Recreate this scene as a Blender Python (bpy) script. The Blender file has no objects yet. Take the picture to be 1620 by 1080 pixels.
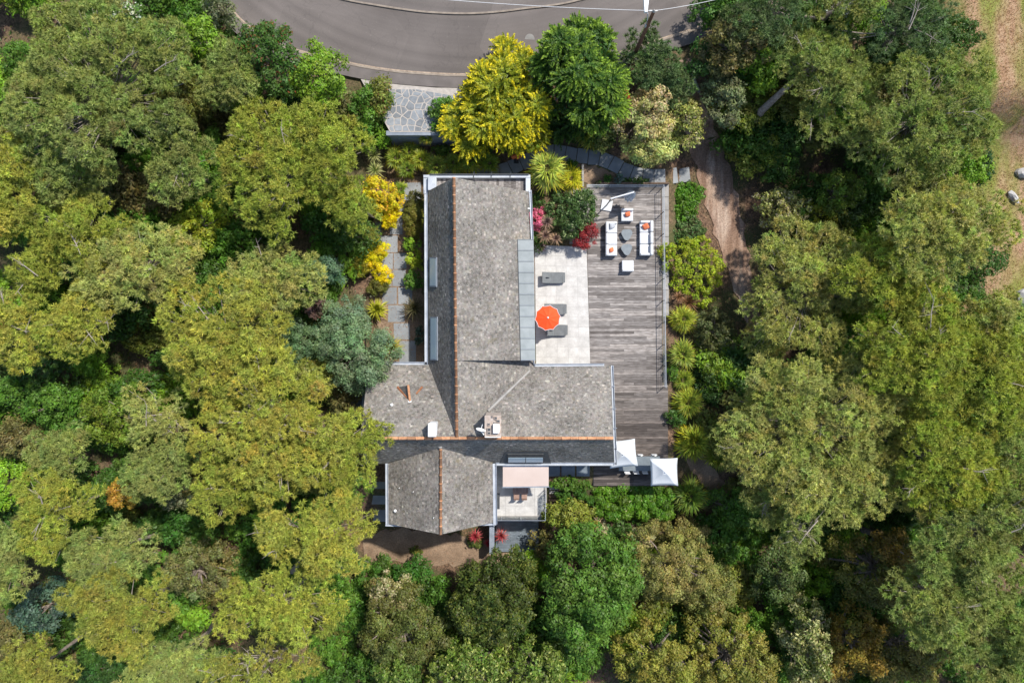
import bpy, math, random
import numpy as np
from mathutils import Vector, Matrix

# ------------------------------------------------------------------ camera, sky, sun, exposure
scene = bpy.context.scene
CAMZ = 54.0            # metres above the terrace
FPX = 1080.0           # focal length in pixels of a 1620 px wide frame
cam_d = bpy.data.cameras.new('camera'); cam = bpy.data.objects.new('camera', cam_d)
scene.collection.objects.link(cam)
cam_d.sensor_width = 36.0; cam_d.lens = 24.0; cam_d.clip_end = 500
cam.location = (0, 0, CAMZ); cam.rotation_euler = (0, 0, 0)
scene.camera = cam
SUN_EL = math.radians(54); SUN_AZ = math.atan2(0.70, 0.71)      # direction towards the sun in the XY plane
world = bpy.data.worlds.new('World'); scene.world = world; world.use_nodes = True
wn = world.node_tree.nodes; wl = world.node_tree.links
sky = wn.new('ShaderNodeTexSky'); sky.sky_type = 'NISHITA'; sky.sun_disc = False
sky.sun_elevation = SUN_EL; sky.sun_rotation = math.pi/2 - SUN_AZ
wl.new(sky.outputs[0], wn['Background'].inputs['Color']); wn['Background'].inputs['Strength'].default_value = 0.145
sun_d = bpy.data.lights.new('sun', 'SUN'); sun_d.energy = 4.3; sun_d.angle = math.radians(2.0); sun_d.color = (1.0, 0.95, 0.87)
sun = bpy.data.objects.new('sun', sun_d); scene.collection.objects.link(sun)
sd = Vector((math.cos(SUN_AZ)*math.cos(SUN_EL), math.sin(SUN_AZ)*math.cos(SUN_EL), math.sin(SUN_EL)))
sun.rotation_euler = sd.to_track_quat('Z', 'Y').to_euler(); sun.location = sd*80
scene.view_settings.view_transform = 'Standard'; scene.view_settings.look = 'None'
scene.view_settings.exposure = 0.4; scene.view_settings.gamma = 1.0
scene.render.engine = 'CYCLES'
scene.cycles.max_bounces = 6; scene.cycles.diffuse_bounces = 3; scene.cycles.transmission_bounces = 4

COL = scene.collection
RNG = np.random.default_rng(11)
random.seed(5)
R = math.radians

# ------------------------------------------------------------------ places
def P(px, py, z=0.0):
    s = (CAMZ - z)/FPX
    return Vector(((px-810)*s, (540-py)*s, z))
def sm(t, a, b):
    t = min(1, max(0, (t-a)/(b-a))); return t*t*(3-2*t)
def ground(x, y):
    z = 2.62*sm(y, 15.9, 19.2) - 2.8*sm(-y, 10.6, 15.5)
    far = sm(math.hypot(x, y*1.2), 17, 30)
    z += far*(0.35*math.sin(x*.31+1)*math.cos(y*.27) + 0.12*math.sin(x*.9)*math.sin(y*.8+2))*(1-sm(y, 15, 18))
    z -= 1.0*sm(x, 12.4, 14)*(1-sm(y, 14, 18))
    return z
def PG(px, py, up=0.0):
    z = 0
    for _ in range(6):
        p = P(px, py, z); z = ground(p.x, p.y) + up
    return P(px, py, z)

# ------------------------------------------------------------------ materials
MATS = {}
def nodes_of(name):
    m = bpy.data.materials.new(name); m.use_nodes = True
    return m, m.node_tree.nodes, m.node_tree.links, m.node_tree.nodes['Principled BSDF']
def ramp(n, l, src, stops):
    r = n.new('ShaderNodeValToRGB'); e = r.color_ramp.elements
    e[0].position = stops[0][0]; e[0].color = (*stops[0][1], 1)
    e[1].position = stops[-1][0]; e[1].color = (*stops[-1][1], 1)
    for p, c in stops[1:-1]:
        x = e.new(p); x.color = (*c, 1)
    l.new(src, r.inputs[0]); return r.outputs[0]
def tex(n, l, kind, scale, vec=None, detail=4, **kw):
    t = n.new('ShaderNodeTex'+kind); t.inputs['Scale'].default_value = scale
    if kind == 'Noise': t.inputs['Detail'].default_value = detail
    for k, v in kw.items(): t.inputs[k].default_value = v
    if vec is not None: l.new(vec, t.inputs['Vector'])
    return t
def mixc(n, l, fac, a, b, mode='MIX'):
    m = n.new('ShaderNodeMix'); m.data_type = 'RGBA'; m.blend_type = mode
    for i, v in ((0, fac), (6, a), (7, b)):
        if isinstance(v, bpy.types.NodeSocket): l.new(v, m.inputs[i])
        elif i == 0: m.inputs[0].default_value = v
        else: m.inputs[i].default_value = (*v, 1)
    return m.outputs[2]
def bump(n, l, b, h, strength=.3, dist=.02):
    k = n.new('ShaderNodeBump'); k.inputs['Strength'].default_value = strength; k.inputs['Distance'].default_value = dist
    l.new(h, k.inputs['Height']); l.new(k.outputs[0], b.inputs['Normal'])
def wpos(n):
    return n.new('ShaderNodeNewGeometry').outputs['Position']
def rough_mat(name, c0, c1, scale=3.0, rough=.8, fine=40, spread=.25, metal=0, objvar=0.0, bumpy=.2, stretch=None):
    """two-tone worn surface with fine grain; objvar varies the value from object to object"""
    m, n, l, b = nodes_of(name)
    v = wpos(n)
    if stretch:
        mp = n.new('ShaderNodeMapping'); mp.inputs['Scale'].default_value = stretch; l.new(v, mp.inputs['Vector']); v = mp.outputs[0]
    t = tex(n, l, 'Noise', scale, v, 5); f = tex(n, l, 'Noise', fine, v, 3)
    c = ramp(n, l, t.outputs[0], [(.3, c0), (.7, c1)])
    g = ramp(n, l, f.outputs[0], [(.25, (1-spread,)*3), (.75, (1+spread,)*3)])
    c = mixc(n, l, 1.0, c, g, 'MULTIPLY')
    if objvar:
        oi = n.new('ShaderNodeObjectInfo')
        g2 = ramp(n, l, oi.outputs['Random'], [(0, (1-objvar,)*3), (1, (1+objvar,)*3)])
        c = mixc(n, l, 1.0, c, g2, 'MULTIPLY')
    l.new(c, b.inputs['Base Color']); b.inputs['Roughness'].default_value = rough; b.inputs['Metallic'].default_value = metal
    if bumpy: bump(n, l, b, f.outputs[0], bumpy, .01)
    MATS[name] = m; return m
def M(name): return MATS[name]

rough_mat('white_render', (.62, .61, .58), (.7, .69, .66), 1.2)
rough_mat('zinc', (.19, .215, .22), (.255, .28, .285), 1.5, .65, 30, .1, 0, .1, .05)
rough_mat('gutter_metal', (.36, .39, .43), (.5, .53, .57), 2, .45, 30, .1, .2, 0, .03)
rough_mat('grey_frame', (.17, .2, .24), (.25, .28, .33), 2, .5, 30, .1)
rough_mat('dark_metal', (.03, .035, .04), (.06, .065, .07), 3, .5, 30, .1)
rough_mat('rust_lead', (.2, .075, .03), (.32, .14, .07), 6, .8, 40, .3)
rough_mat('terracotta', (.34, .15, .07), (.5, .27, .145), 5, .8, 50, .3, 0, .3)
rough_mat('terrace_tile', (.40, .385, .365), (.54, .525, .5), 1.7, .6, 9, .1, 0, .06, .05)
rough_mat('tile_grout', (.39, .375, .355), (.48, .46, .44), 4, .9)
rough_mat('slab_stone', (.19, .2, .21), (.26, .275, .285), 1.2, .7, 40, .06, 0, .12)
rough_mat('dark_slab', (.10, .125, .15), (.16, .19, .22), 2, .6, 40, .12, 0, .12)
rough_mat('driveway_stone', (.15, .165, .18), (.23, .245, .26), 3, .75, 40, .15, 0, .22)
rough_mat('driveway_mortar', (.34, .31, .28), (.44, .40, .36), 4, .9, 50, .15)
rough_mat('garage_render', (.17, .21, .27), (.24, .28, .34), 1, .7, 30, .08)
rough_mat('old_wood', (.09, .06, .04), (.16, .11, .08), 4, .85, 30, .3)
rough_mat('table_wood', (.2, .12, .09), (.3, .2, .16), 4, .6, 40, .2, 0, .15)
rough_mat('pole_wood', (.11, .045, .03), (.2, .09, .06), 4, .8, 30, .25)
rough_mat('concrete', (.25, .24, .225), (.36, .345, .325), 2, .85, 40, .12, 0, .08)
rough_mat('lounger_mesh', (.11, .12, .125), (.15, .16, .165), 3, .7, 120, .2)
rough_mat('white_fabric', (.55, .565, .585), (.62, .635, .65), 2, .9, 60, .04)
rough_mat('canopy_white', (.56, .59, .62), (.6, .63, .66), 2, .8, 60, .03)
rough_mat('orange_fabric', (.78, .065, .008), (.88, .085, .012), 2, .8, 60, .05)
rough_mat('orange_cushion', (.7, .16, .06), (.78, .22, .1), 4, .9, 60, .1)
rough_mat('grey_cushion', (.4, .42, .45), (.48, .5, .53), 4, .9, 60, .1)
rough_mat('awning_fabric', (.63, .5, .43), (.68, .55, .48), 1, .85, 60, .04)
rough_mat('table_slate', (.12, .145, .165), (.17, .2, .22), 3, .5, 40, .08)
rough_mat('white_plastic', (.76, .77, .78), (.82, .82, .82), 2, .4, 30, .03)
rough_mat('bark', (.15, .115, .09), (.3, .25, .21), 6, .95, 18, .35)
rough_mat('grey_bark', (.17, .145, .125), (.3, .265, .235), 6, .95, 18, .25)
rough_mat('twig_grey', (.24, .2, .17), (.38, .33, .29), 6, .95, 18, .25)
rough_mat('chimney_render', (.33, .26, .21), (.45, .39, .35), 4, .9, 40, .2)
rough_mat('boulder_stone', (.35, .34, .33), (.5, .49, .48), 3, .9, 25, .2)
rough_mat('rusty_steel', (.6, .12, .03), (.75, .22, .07), 8, .6, 40, .2)
rough_mat('kerb_stone', (.19, .155, .125), (.3, .25, .2), 3, .9, 40, .15)

def glass_mat(name, col, rough=.05):
    m, n, l, b = nodes_of(name)
    b.inputs['Base Color'].default_value = (*col, 1); b.inputs['Roughness'].default_value = rough
    b.inputs['Metallic'].default_value = .0; b.inputs['IOR'].default_value = 1.6; b.inputs['Specular IOR Level'].default_value = .8
    t = tex(n, l, 'Noise', 2.0, wpos(n)); bump(n, l, b, t.outputs[0], .05, .01); MATS[name] = m
glass_mat('window_glass', (.05, .07, .09)); glass_mat('skylight_glass', (.42, .52, .58), .2)  # skylight panes: reflected sky painted into the pale blue base colour
m, n, l, b = nodes_of('rail_glass'); b.inputs['Base Color'].default_value = (.9, .95, .95, 1); b.inputs['Transmission Weight'].default_value = 1
b.inputs['Roughness'].default_value = .02; b.inputs['IOR'].default_value = 1.1; MATS['rail_glass'] = m

# slates: per-slate tint + lichen
def slate_mat():
    m, n, l, b = nodes_of('roof_slate'); v = wpos(n)
    a = n.new('ShaderNodeAttribute'); a.attribute_name = 'tint'
    big = tex(n, l, 'Noise', .55, v, 4); mid = tex(n, l, 'Noise', 4.5, v, 5); fine = tex(n, l, 'Noise', 34, v, 4)
    c = mixc(n, l, ramp(n, l, big.outputs[0], [(.35, (0,)*3), (.65, (1,)*3)]), (.098, .087, .076), (.18, .163, .145))
    c = mixc(n, l, 1.0, c, a.outputs['Color'], 'MULTIPLY')
    li = n.new('ShaderNodeMath'); li.operation = 'MULTIPLY'
    l.new(ramp(n, l, fine.outputs[0], [(.48, (0,)*3), (.6, (1,)*3)]), li.inputs[0])
    l.new(ramp(n, l, mid.outputs[0], [(.4, (.18,)*3), (.66, (.95,)*3)]), li.inputs[1])
    c = mixc(n, l, li.outputs[0], c, (.385, .37, .34))
    mo = tex(n, l, 'Noise', 1.7, v, 6)
    c = mixc(n, l, ramp(n, l, mo.outputs[0], [(.6, (0,)*3), (.75, (.5,)*3)]), c, (.15, .12, .055))
    l.new(c, b.inputs['Base Color']); b.inputs['Roughness'].default_value = .75
    bump(n, l, b, fine.outputs[0], .35, .01); MATS['roof_slate'] = m
slate_mat()
rough_mat('roof_under', (.06, .06, .06), (.09, .09, .09))

def wood_deck():
    m, n, l, b = nodes_of('deck_wood'); v = wpos(n)
    oi = n.new('ShaderNodeObjectInfo')
    mp = n.new('ShaderNodeMapping'); mp.inputs['Scale'].default_value = (.7, 9, 4); l.new(v, mp.inputs['Vector'])
    ad = n.new('ShaderNodeVectorMath'); ad.operation = 'ADD'; l.new(mp.outputs[0], ad.inputs[0])
    cb = n.new('ShaderNodeCombineXYZ'); mu = n.new('ShaderNodeMath'); mu.operation = 'MULTIPLY'; mu.inputs[1].default_value = 50
    l.new(oi.outputs['Random'], mu.inputs[0]); l.new(mu.outputs[0], cb.inputs[0]); l.new(cb.outputs[0], ad.inputs[1])
    t = tex(n, l, 'Noise', 2.2, ad.outputs[0], 6); big = tex(n, l, 'Noise', .22, v, 3); blot = tex(n, l, 'Noise', 2.0, v, 4)
    c = ramp(n, l, t.outputs[0], [(.34, (.13, .113, .105)), (.5, (.235, .215, .203)), (.68, (.36, .335, .318))])
    g = ramp(n, l, oi.outputs['Random'], [(0, (.45, .43, .42)), (.5, (1,)*3), (1, (1.45, 1.43, 1.4))])
    c = mixc(n, l, 1.0, c, g, 'MULTIPLY')
    c = mixc(n, l, ramp(n, l, blot.outputs[0], [(.45, (0,)*3), (.8, (.55,)*3)]), c, (.1, .085, .075))
    # deck boards grow gradually darker towards the south
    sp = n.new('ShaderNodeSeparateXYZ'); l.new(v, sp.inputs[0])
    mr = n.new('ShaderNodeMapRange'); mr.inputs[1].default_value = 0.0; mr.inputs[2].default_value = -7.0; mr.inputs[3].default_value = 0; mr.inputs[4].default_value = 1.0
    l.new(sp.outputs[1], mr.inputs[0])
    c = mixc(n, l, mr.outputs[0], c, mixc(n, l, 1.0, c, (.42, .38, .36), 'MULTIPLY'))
    l.new(c, b.inputs['Base Color']); b.inputs['Roughness'].default_value = .8; bump(n, l, b, t.outputs[0], .3, .006); MATS['deck_wood'] = m
wood_deck()

def ground_mat():
    m, n, l, b = nodes_of('ground_soil'); v = wpos(n)
    t1 = tex(n, l, 'Noise', .35, v, 5); t2 = tex(n, l, 'Noise', 2.2, v, 6); t3 = tex(n, l, 'Noise', 14, v, 5); t4 = tex(n, l, 'Voronoi', 9, v)
    litter = ramp(n, l, t2.outputs[0], [(.3, (.05, .032, .02)), (.5, (.12, .075, .045)), (.72, (.22, .14, .085))])
    litter = mixc(n, l, .6, litter, ramp(n, l, t4.outputs['Color'], [(.2, (.05, .03, .02)), (.8, (.26, .16, .1))]))
    moss = ramp(n, l, t3.outputs[0], [(.3, (.03, .045, .012)), (.7, (.09, .11, .03))])
    wood = mixc(n, l, ramp(n, l, t1.outputs[0], [(.42, (0,)*3), (.6, (.8,)*3)]), litter, moss)
    dry = ramp(n, l, t2.outputs[0], [(.28, (.24, .12, .06)), (.5, (.36, .215, .12)), (.7, (.44, .30, .18))])
    dry = mixc(n, l, .35, dry, ramp(n, l, t3.outputs[0], [(.3, (.14, .09, .05)), (.7, (.5, .36, .24))]))
    mp = n.new('ShaderNodeMapping'); mp.inputs['Scale'].default_value = (1.0, .22, 1); mp.inputs['Rotation'].default_value = (0, 0, .12); l.new(v, mp.inputs['Vector'])
    ts = tex(n, l, 'Noise', .42, mp.outputs[0], 4)
    grass = ramp(n, l, t3.outputs[0], [(.3, (.09, .13, .015)), (.7, (.24, .28, .04))])
    clearing = mixc(n, l, ramp(n, l, ts.outputs[0], [(.46, (0,)*3), (.6, (.85,)*3)]), dry, grass)
    sp = n.new('ShaderNodeSeparateXYZ'); l.new(v, sp.inputs[0])
    ad = n.new('ShaderNodeMath'); ad.operation = 'MULTIPLY_ADD'; ad.inputs[1].default_value = 6; l.new(t1.outputs[0], ad.inputs[0]); l.new(sp.outputs[0], ad.inputs[2])
    mr = n.new('ShaderNodeMapRange'); mr.inputs[1].default_value = 35; mr.inputs[2].default_value = 37.5; l.new(ad.outputs[0], mr.inputs[0])
    my = n.new('ShaderNodeMapRange'); my.inputs[1].default_value = -3; my.inputs[2].default_value = 1; l.new(sp.outputs[1], my.inputs[0])
    mm = n.new('ShaderNodeMath'); mm.operation = 'MULTIPLY'; l.new(mr.outputs[0], mm.inputs[0]); l.new(my.outputs[0], mm.inputs[1])
    c = mixc(n, l, mm.outputs[0], wood, clearing)
    l.new(c, b.inputs['Base Color']); b.inputs['Roughness'].default_value = 1; bump(n, l, b, t3.outputs[0], .8, .06); MATS['ground_soil'] = m
ground_mat()
def asphalt():
    m, n, l, b = nodes_of('asphalt'); v = wpos(n)
    t1 = tex(n, l, 'Noise', .25, v, 4); t2 = tex(n, l, 'Noise', 60, v, 3)
    # wheel tracks follow the bend: rings about the bend's centre
    vm = n.new('ShaderNodeVectorMath'); vm.operation = 'DISTANCE'; l.new(v, vm.inputs[0]); vm.inputs[1].default_value = (-3.0, 46.0, 2.8)
    tw = tex(n, l, 'Noise', 1.1, None, 3); cb = n.new('ShaderNodeCombineXYZ'); l.new(vm.outputs['Value'], cb.inputs[0]); l.new(cb.outputs[0], tw.inputs['Vector'])
    c = ramp(n, l, t1.outputs[0], [(.3, (.112, .096, .087)), (.7, (.148, .128, .116))])
    c = mixc(n, l, 1, c, ramp(n, l, tw.outputs[0], [(.3, (.84,)*3), (.7, (1.16,)*3)]), 'MULTIPLY')
    c = mixc(n, l, 1, c, ramp(n, l, t2.outputs[0], [(.3, (.8,)*3), (.7, (1.2,)*3)]), 'MULTIPLY')
    sp = tex(n, l, 'Noise', 9, v, 4)
    c = mixc(n, l, ramp(n, l, sp.outputs[0], [(.66, (0,)*3), (.74, (.5,)*3)]), c, (.26, .23, .2))
    pa = tex(n, l, 'Voronoi', .16, v); c = mixc(n, l, 1, c, ramp(n, l, pa.outputs['Color'], [(.2, (.9,)*3), (.8, (1.1,)*3)]), 'MULTIPLY')
    wv = n.new('ShaderNodeVectorMath'); wv.operation = 'ADD'; l.new(v, wv.inputs[0]); nz = tex(n, l, 'Noise', 1.5, v, 3); l.new(nz.outputs['Color'], wv.inputs[1])
    ck = tex(n, l, 'Voronoi', .33, wv.outputs[0]); ck.feature = 'DISTANCE_TO_EDGE'
    c = mixc(n, l, ramp(n, l, ck.outputs['Distance'], [(0, (.22,)*3), (.012, (0,)*3)]), c, (.045, .04, .038))
    l.new(c, b.inputs['Base Color']); b.inputs['Roughness'].default_value = .9; bump(n, l, b, t2.outputs[0], .3, .008); MATS['asphalt'] = m
asphalt()
rough_mat('pavement_grit', (.11, .096, .088), (.155, .135, .125), 1.2, .95, 40, .2)
rough_mat('verge_litter', (.22, .17, .125), (.42, .33, .25), 4, 1, 30, .3)
def lane_mat():
    m, n, l, b = nodes_of('lane_dirt'); v = wpos(n)
    mp = n.new('ShaderNodeMapping'); mp.inputs['Rotation'].default_value = (0, 0, -.33); mp.inputs['Scale'].default_value = (1.5, .16, 1); l.new(v, mp.inputs['Vector'])
    t = tex(n, l, 'Noise', 1.3, mp.outputs[0], 5); f = tex(n, l, 'Noise', 9, v, 6); g = tex(n, l, 'Noise', .4, v, 3)
    c = ramp(n, l, t.outputs[0], [(.33, (.13, .075, .05)), (.5, (.25, .165, .12)), (.68, (.42, .32, .25))])
    c = mixc(n, l, ramp(n, l, g.outputs[0], [(.4, (0,)*3), (.65, (.55,)*3)]), c, (.25, .155, .1))
    c = mixc(n, l, 1, c, ramp(n, l, f.outputs[0], [(.25, (.6,)*3), (.75, (1.4,)*3)]), 'MULTIPLY')
    l.new(c, b.inputs['Base Color']); b.inputs['Roughness'].default_value = 1; bump(n, l, b, f.outputs[0], .7, .05); MATS['lane_dirt'] = m
lane_mat()
rough_mat('sand_dirt', (.17, .115, .075), (.3, .21, .14), .8, 1, 10, .3, bumpy=.6)

def leaf_mat(name, trans=.3, rough=.5, spec=.25):
    m, n, l, b = nodes_of(name)
    a = n.new('ShaderNodeAttribute'); a.attribute_name = 'tint'
    oi = n.new('ShaderNodeObjectInfo')
    c = mixc(n, l, 1.0, a.outputs['Color'], oi.outputs['Color'], 'MULTIPLY')
    t = tex(n, l, 'Noise', 1.3, wpos(n), 3)
    c = mixc(n, l, 1.0, c, ramp(n, l, t.outputs[0], [(.3, (.84, .88, .9)), (.7, (1.12, 1.1, 1.0))]), 'MULTIPLY')
    l.new(c, b.inputs['Base Color']); b.inputs['Roughness'].default_value = rough; b.inputs['Specular IOR Level'].default_value = spec
    tr = n.new('ShaderNodeBsdfTranslucent'); l.new(mixc(n, l, 1, c, (1.25, 1.3, .8), 'MULTIPLY'), tr.inputs['Color'])
    mx = n.new('ShaderNodeMixShader'); mx.inputs[0].default_value = trans
    l.new(b.outputs[0], mx.inputs[1]); l.new(tr.outputs[0], mx.inputs[2]); l.new(mx.outputs[0], n['Material Output'].inputs['Surface'])
    MATS[name] = m
leaf_mat('leaf', .3, .5, .3); leaf_mat('needle', .3, .6, .2)

# ------------------------------------------------------------------ object helpers
def wloc(o):
    v = Vector((0, 0, 0))
    while o: v = v + o.location; o = o.parent
    return v
def tag(o, label=None, cat=None, group=None, kind=None):
    if label: o['label'] = label
    if cat: o['category'] = cat
    if group: o['group'] = group
    if kind: o['kind'] = kind
    return o
def thing(name, loc, label, cat, group=None, rz=0):
    o = bpy.data.objects.new(name, None); COL.objects.link(o); o.location = loc; o.rotation_euler[2] = rz
    o.empty_display_size = .2
    return tag(o, label, cat, group)
def link(name, me, parent=None, loc=None):
    o = bpy.data.objects.new(name, me); COL.objects.link(o)
    if parent: o.parent = parent
    if loc is not None: o.location = loc
    return o
def copy_tree(o, parent=None):
    c = o.copy(); COL.objects.link(c); c.parent = parent
    for ch in list(o.children): copy_tree(ch, c)
    return c
class MB:
    def __init__(s): s.v = []; s.f = []
    def poly(s, pts):
        b = len(s.v); s.v += [Vector(p) for p in pts]; s.f.append(tuple(range(b, b+len(pts)))); return s
    def prism(s, bottom, top):
        b = len(s.v); k = len(bottom); s.v += [Vector(p) for p in bottom] + [Vector(p) for p in top]
        s.f.append(tuple(b+i for i in reversed(range(k)))); s.f.append(tuple(b+k+i for i in range(k)))
        for i in range(k):
            j = (i+1) % k; s.f.append((b+i, b+j, b+k+j, b+k+i))
        return s
    def slab(s, pts, t):                       # polygon (counter-clockwise from above) thickened downwards by t
        pts = [Vector(p) for p in pts]
        return s.prism([p - Vector((0, 0, t)) for p in pts], pts)
    def box(s, c, size, rz=0, ax=None):
        c = Vector(c); x, y, z = [q/2 for q in size]
        rot = Matrix.Rotation(rz, 3, 'Z') if ax is None else ax
        pt = lambda a, b_, d: c + rot @ Vector((a, b_, d))
        return s.prism([pt(-x, -y, -z), pt(x, -y, -z), pt(x, y, -z), pt(-x, y, -z)], [pt(-x, -y, z), pt(x, -y, z), pt(x, y, z), pt(-x, y, z)])
    def bar(s, a, b_, w, h=None):              # rectangular bar between two points
        a = Vector(a); b_ = Vector(b_); d = b_-a; L = d.length; h = h or w
        q = d.to_track_quat('X', 'Z').to_matrix()
        return s.box((a+b_)/2, (L, w, h), ax=q)
    def tube(s, pts, rad, k=8, cap=True):
        pts = [Vector(p) for p in pts]
        if not hasattr(rad, '__len__'): rad = [rad]*len(pts)
        b = len(s.v); n = len(pts)
        for i, p in enumerate(pts):
            d = (pts[min(i+1, n-1)] - pts[max(i-1, 0)]).normalized()
            q = d.to_track_quat('Z', 'Y')
            for j in range(k):
                a = 2*math.pi*j/k; s.v.append(p + q @ Vector((math.cos(a)*rad[i], math.sin(a)*rad[i], 0)))
        for i in range(n-1):
            for j in range(k):
                j2 = (j+1) % k; s.f.append((b+i*k+j, b+i*k+j2, b+(i+1)*k+j2, b+(i+1)*k+j))
        if cap:
            s.f.append(tuple(b+j for j in reversed(range(k)))); s.f.append(tuple(b+(n-1)*k+j for j in range(k)))
        return s
    def build(s, name, mat, parent=None, loc=None, smooth=False, bevel=0, seg=2, local=False):
        """vertices are in world space unless local; the origin goes to loc (or to the parent's base)"""
        off = Vector((0, 0, 0))
        if not local: off = wloc(parent) if parent else Vector((0, 0, 0))
        o_loc = None
        if loc is not None:
            o_loc = Vector(loc) - (off if parent and not local else Vector((0, 0, 0)))
            if not local: off = Vector(loc)
        me = bpy.data.meshes.new(name); me.from_pydata([tuple(v-off) for v in s.v], [], s.f); me.update()
        if mat: me.materials.append(M(mat))
        if smooth: me.polygons.foreach_set('use_smooth', [True]*len(me.polygons))
        o = link(name, me, parent, o_loc)
        if bevel:
            bv = o.modifiers.new('bevel', 'BEVEL'); bv.width = bevel; bv.segments = seg; bv.limit_method = 'ANGLE'
        return o
def np_mesh(name, verts, nper, cols, mat):
    """many separate faces of nper corners each; cols one linear colour per face"""
    verts = np.ascontiguousarray(verts.reshape(-1, 3), dtype=np.float32); nv = len(verts); nf = nv//nper
    me = bpy.data.meshes.new(name); me.vertices.add(nv); me.vertices.foreach_set('co', verts.ravel())
    me.loops.add(nv); me.loops.foreach_set('vertex_index', np.arange(nv, dtype=np.int32))
    me.polygons.add(nf); me.polygons.foreach_set('loop_start', np.arange(0, nv, nper, dtype=np.int32))
    me.update(calc_edges=True)
    at = me.attributes.new('tint', 'FLOAT_COLOR', 'FACE')
    c4 = np.ones((nf, 4), np.float32); c4[:, :3] = np.clip(cols, 0, 1); at.data.foreach_set('color', c4.ravel())
    me.materials.append(M(mat)); return me
def unit(a): return a/np.maximum(np.linalg.norm(a, axis=-1, keepdims=True), 1e-9)

# ------------------------------------------------------------------ ground, road, driveway
xs = np.concatenate([np.linspace(-150, -62, 10), np.arange(-60, 60.5, .75), np.linspace(62, 150, 10)])
ys = np.concatenate([np.linspace(-120, -47, 8), np.arange(-45, 45.5, .75), np.linspace(47, 120, 8)])
gv = [(x, y, ground(x, y)-.03) for y in ys for x in xs]; W = len(xs)
gf = [(j*W+i, j*W+i+1, (j+1)*W+i+1, (j+1)*W+i) for j in range(len(ys)-1) for i in range(W-1)]
me = bpy.data.meshes.new('ground'); me.from_pydata(gv, [], gf); me.materials.append(M('ground_soil'))
me.polygons.foreach_set('use_smooth', [True]*len(me.polygons))
tag(link('ground', me), kind='structure')

RZ = 2.78
def smooth_line(pts, n=8):
    out = []
    for i in range(len(pts)-1):
        p0 = pts[max(i-1, 0)]; p1 = pts[i]; p2 = pts[i+1]; p3 = pts[min(i+2, len(pts)-1)]
        for k in range(n):
            t = k/n
            out.append(tuple(.5*((2*b)+(-a+c)*t+(2*a-5*b+4*c-d)*t*t+(-a+3*b-3*c+d)*t**3) for a, b, c, d in zip(p0, p1, p2, p3)))
    out.append(tuple(pts[-1])); return out
south = smooth_line([(250, -150), (300, -60), (352, 0), (392, 42), (450, 74), (541, 98), (606, 110), (666, 116), (740, 119), (820, 116), (900, 105), (980, 84), (1055, 60), (1120, 39), (1200, 5), (1300, -45), (1400, -110)])
north = smooth_line([(360, -190), (400, -110), (450, -50), (500, -14), (547, 0), (592, 8), (636, 15), (680, 20), (740, 22), (790, 19), (830, 14), (880, 8), (922, -1), (1000, -25), (1080, -60), (1160, -110), (1250, -180)])
def resample(pl, k):
    pl = [Vector((a, b)) for a, b in pl]; d = [0]
    for i in range(1, len(pl)): d.append(d[-1]+(pl[i]-pl[i-1]).length)
    out = []; j = 0
    for q in range(k):
        s = d[-1]*q/(k-1)
        while j < len(pl)-2 and d[j+1] < s: j += 1
        t = (s-d[j])/max(d[j+1]-d[j], 1e-6); p = pl[j].lerp(pl[j+1], t); out.append((p.x, p.y))
    return out
def band(name, a, b, za, zb, mat, thick=0, kind='structure', k=90):
    A = [P(x, y, za) for x, y in resample(a, k)]; B = [P(x, y, zb) for x, y in resample(b, k)]
    m = MB(); n = len(A); m.v = A+B; m.f = [(i, i+1, n+i+1, n+i) for i in range(n-1)]
    if thick:
        m.v += [p-Vector((0, 0, thick)) for p in A+B]
        m.f += [(i+1, i, 2*n+i, 2*n+i+1) for i in range(n-1)] + [(n+i, n+i+1, 3*n+i+1, 3*n+i) for i in range(n-1)]
    o = m.build(name, mat)
    if kind: tag(o, kind=kind)
    return o
band('road', south, north, RZ, RZ, 'asphalt', .3)
def offset(pl, d):
    out = []
    for i, p in enumerate(pl):
        a = Vector(pl[max(i-1, 0)]); b = Vector(pl[min(i+1, len(pl)-1)]); t = (b-a).normalized(); out.append((p[0]-t.y*d, p[1]+t.x*d))
    return out
band('pavement', offset(south, 20), offset(south, 2.0), RZ+.07, RZ+.07, 'pavement_grit', .3)
band('kerb', offset(south, 2.2), offset(south, -.6), RZ+.1, RZ+.1, 'kerb_stone', .3)
band('leaf_litter', offset(south, -.6), offset(south, -2.6), RZ+.004, RZ+.004, 'verge_litter', 0, 'structure')
band('kerb', offset(north, .8), offset(north, -2.0), RZ+.1, RZ+.1, 'kerb_stone', .3)
band('leaf_litter', offset(north, 2.4), offset(north, .6), RZ+.004, RZ+.004, 'verge_litter', 0, 'structure')
band('pavement', offset(north, -2.0), offset(north, -14), RZ+.08, RZ+.08, 'asphalt', .3)
# worn ground beyond the far pavement
band('verge', offset(north, -14), offset(north, -120), RZ+.06, RZ+.06, 'asphalt', .1)

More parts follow.
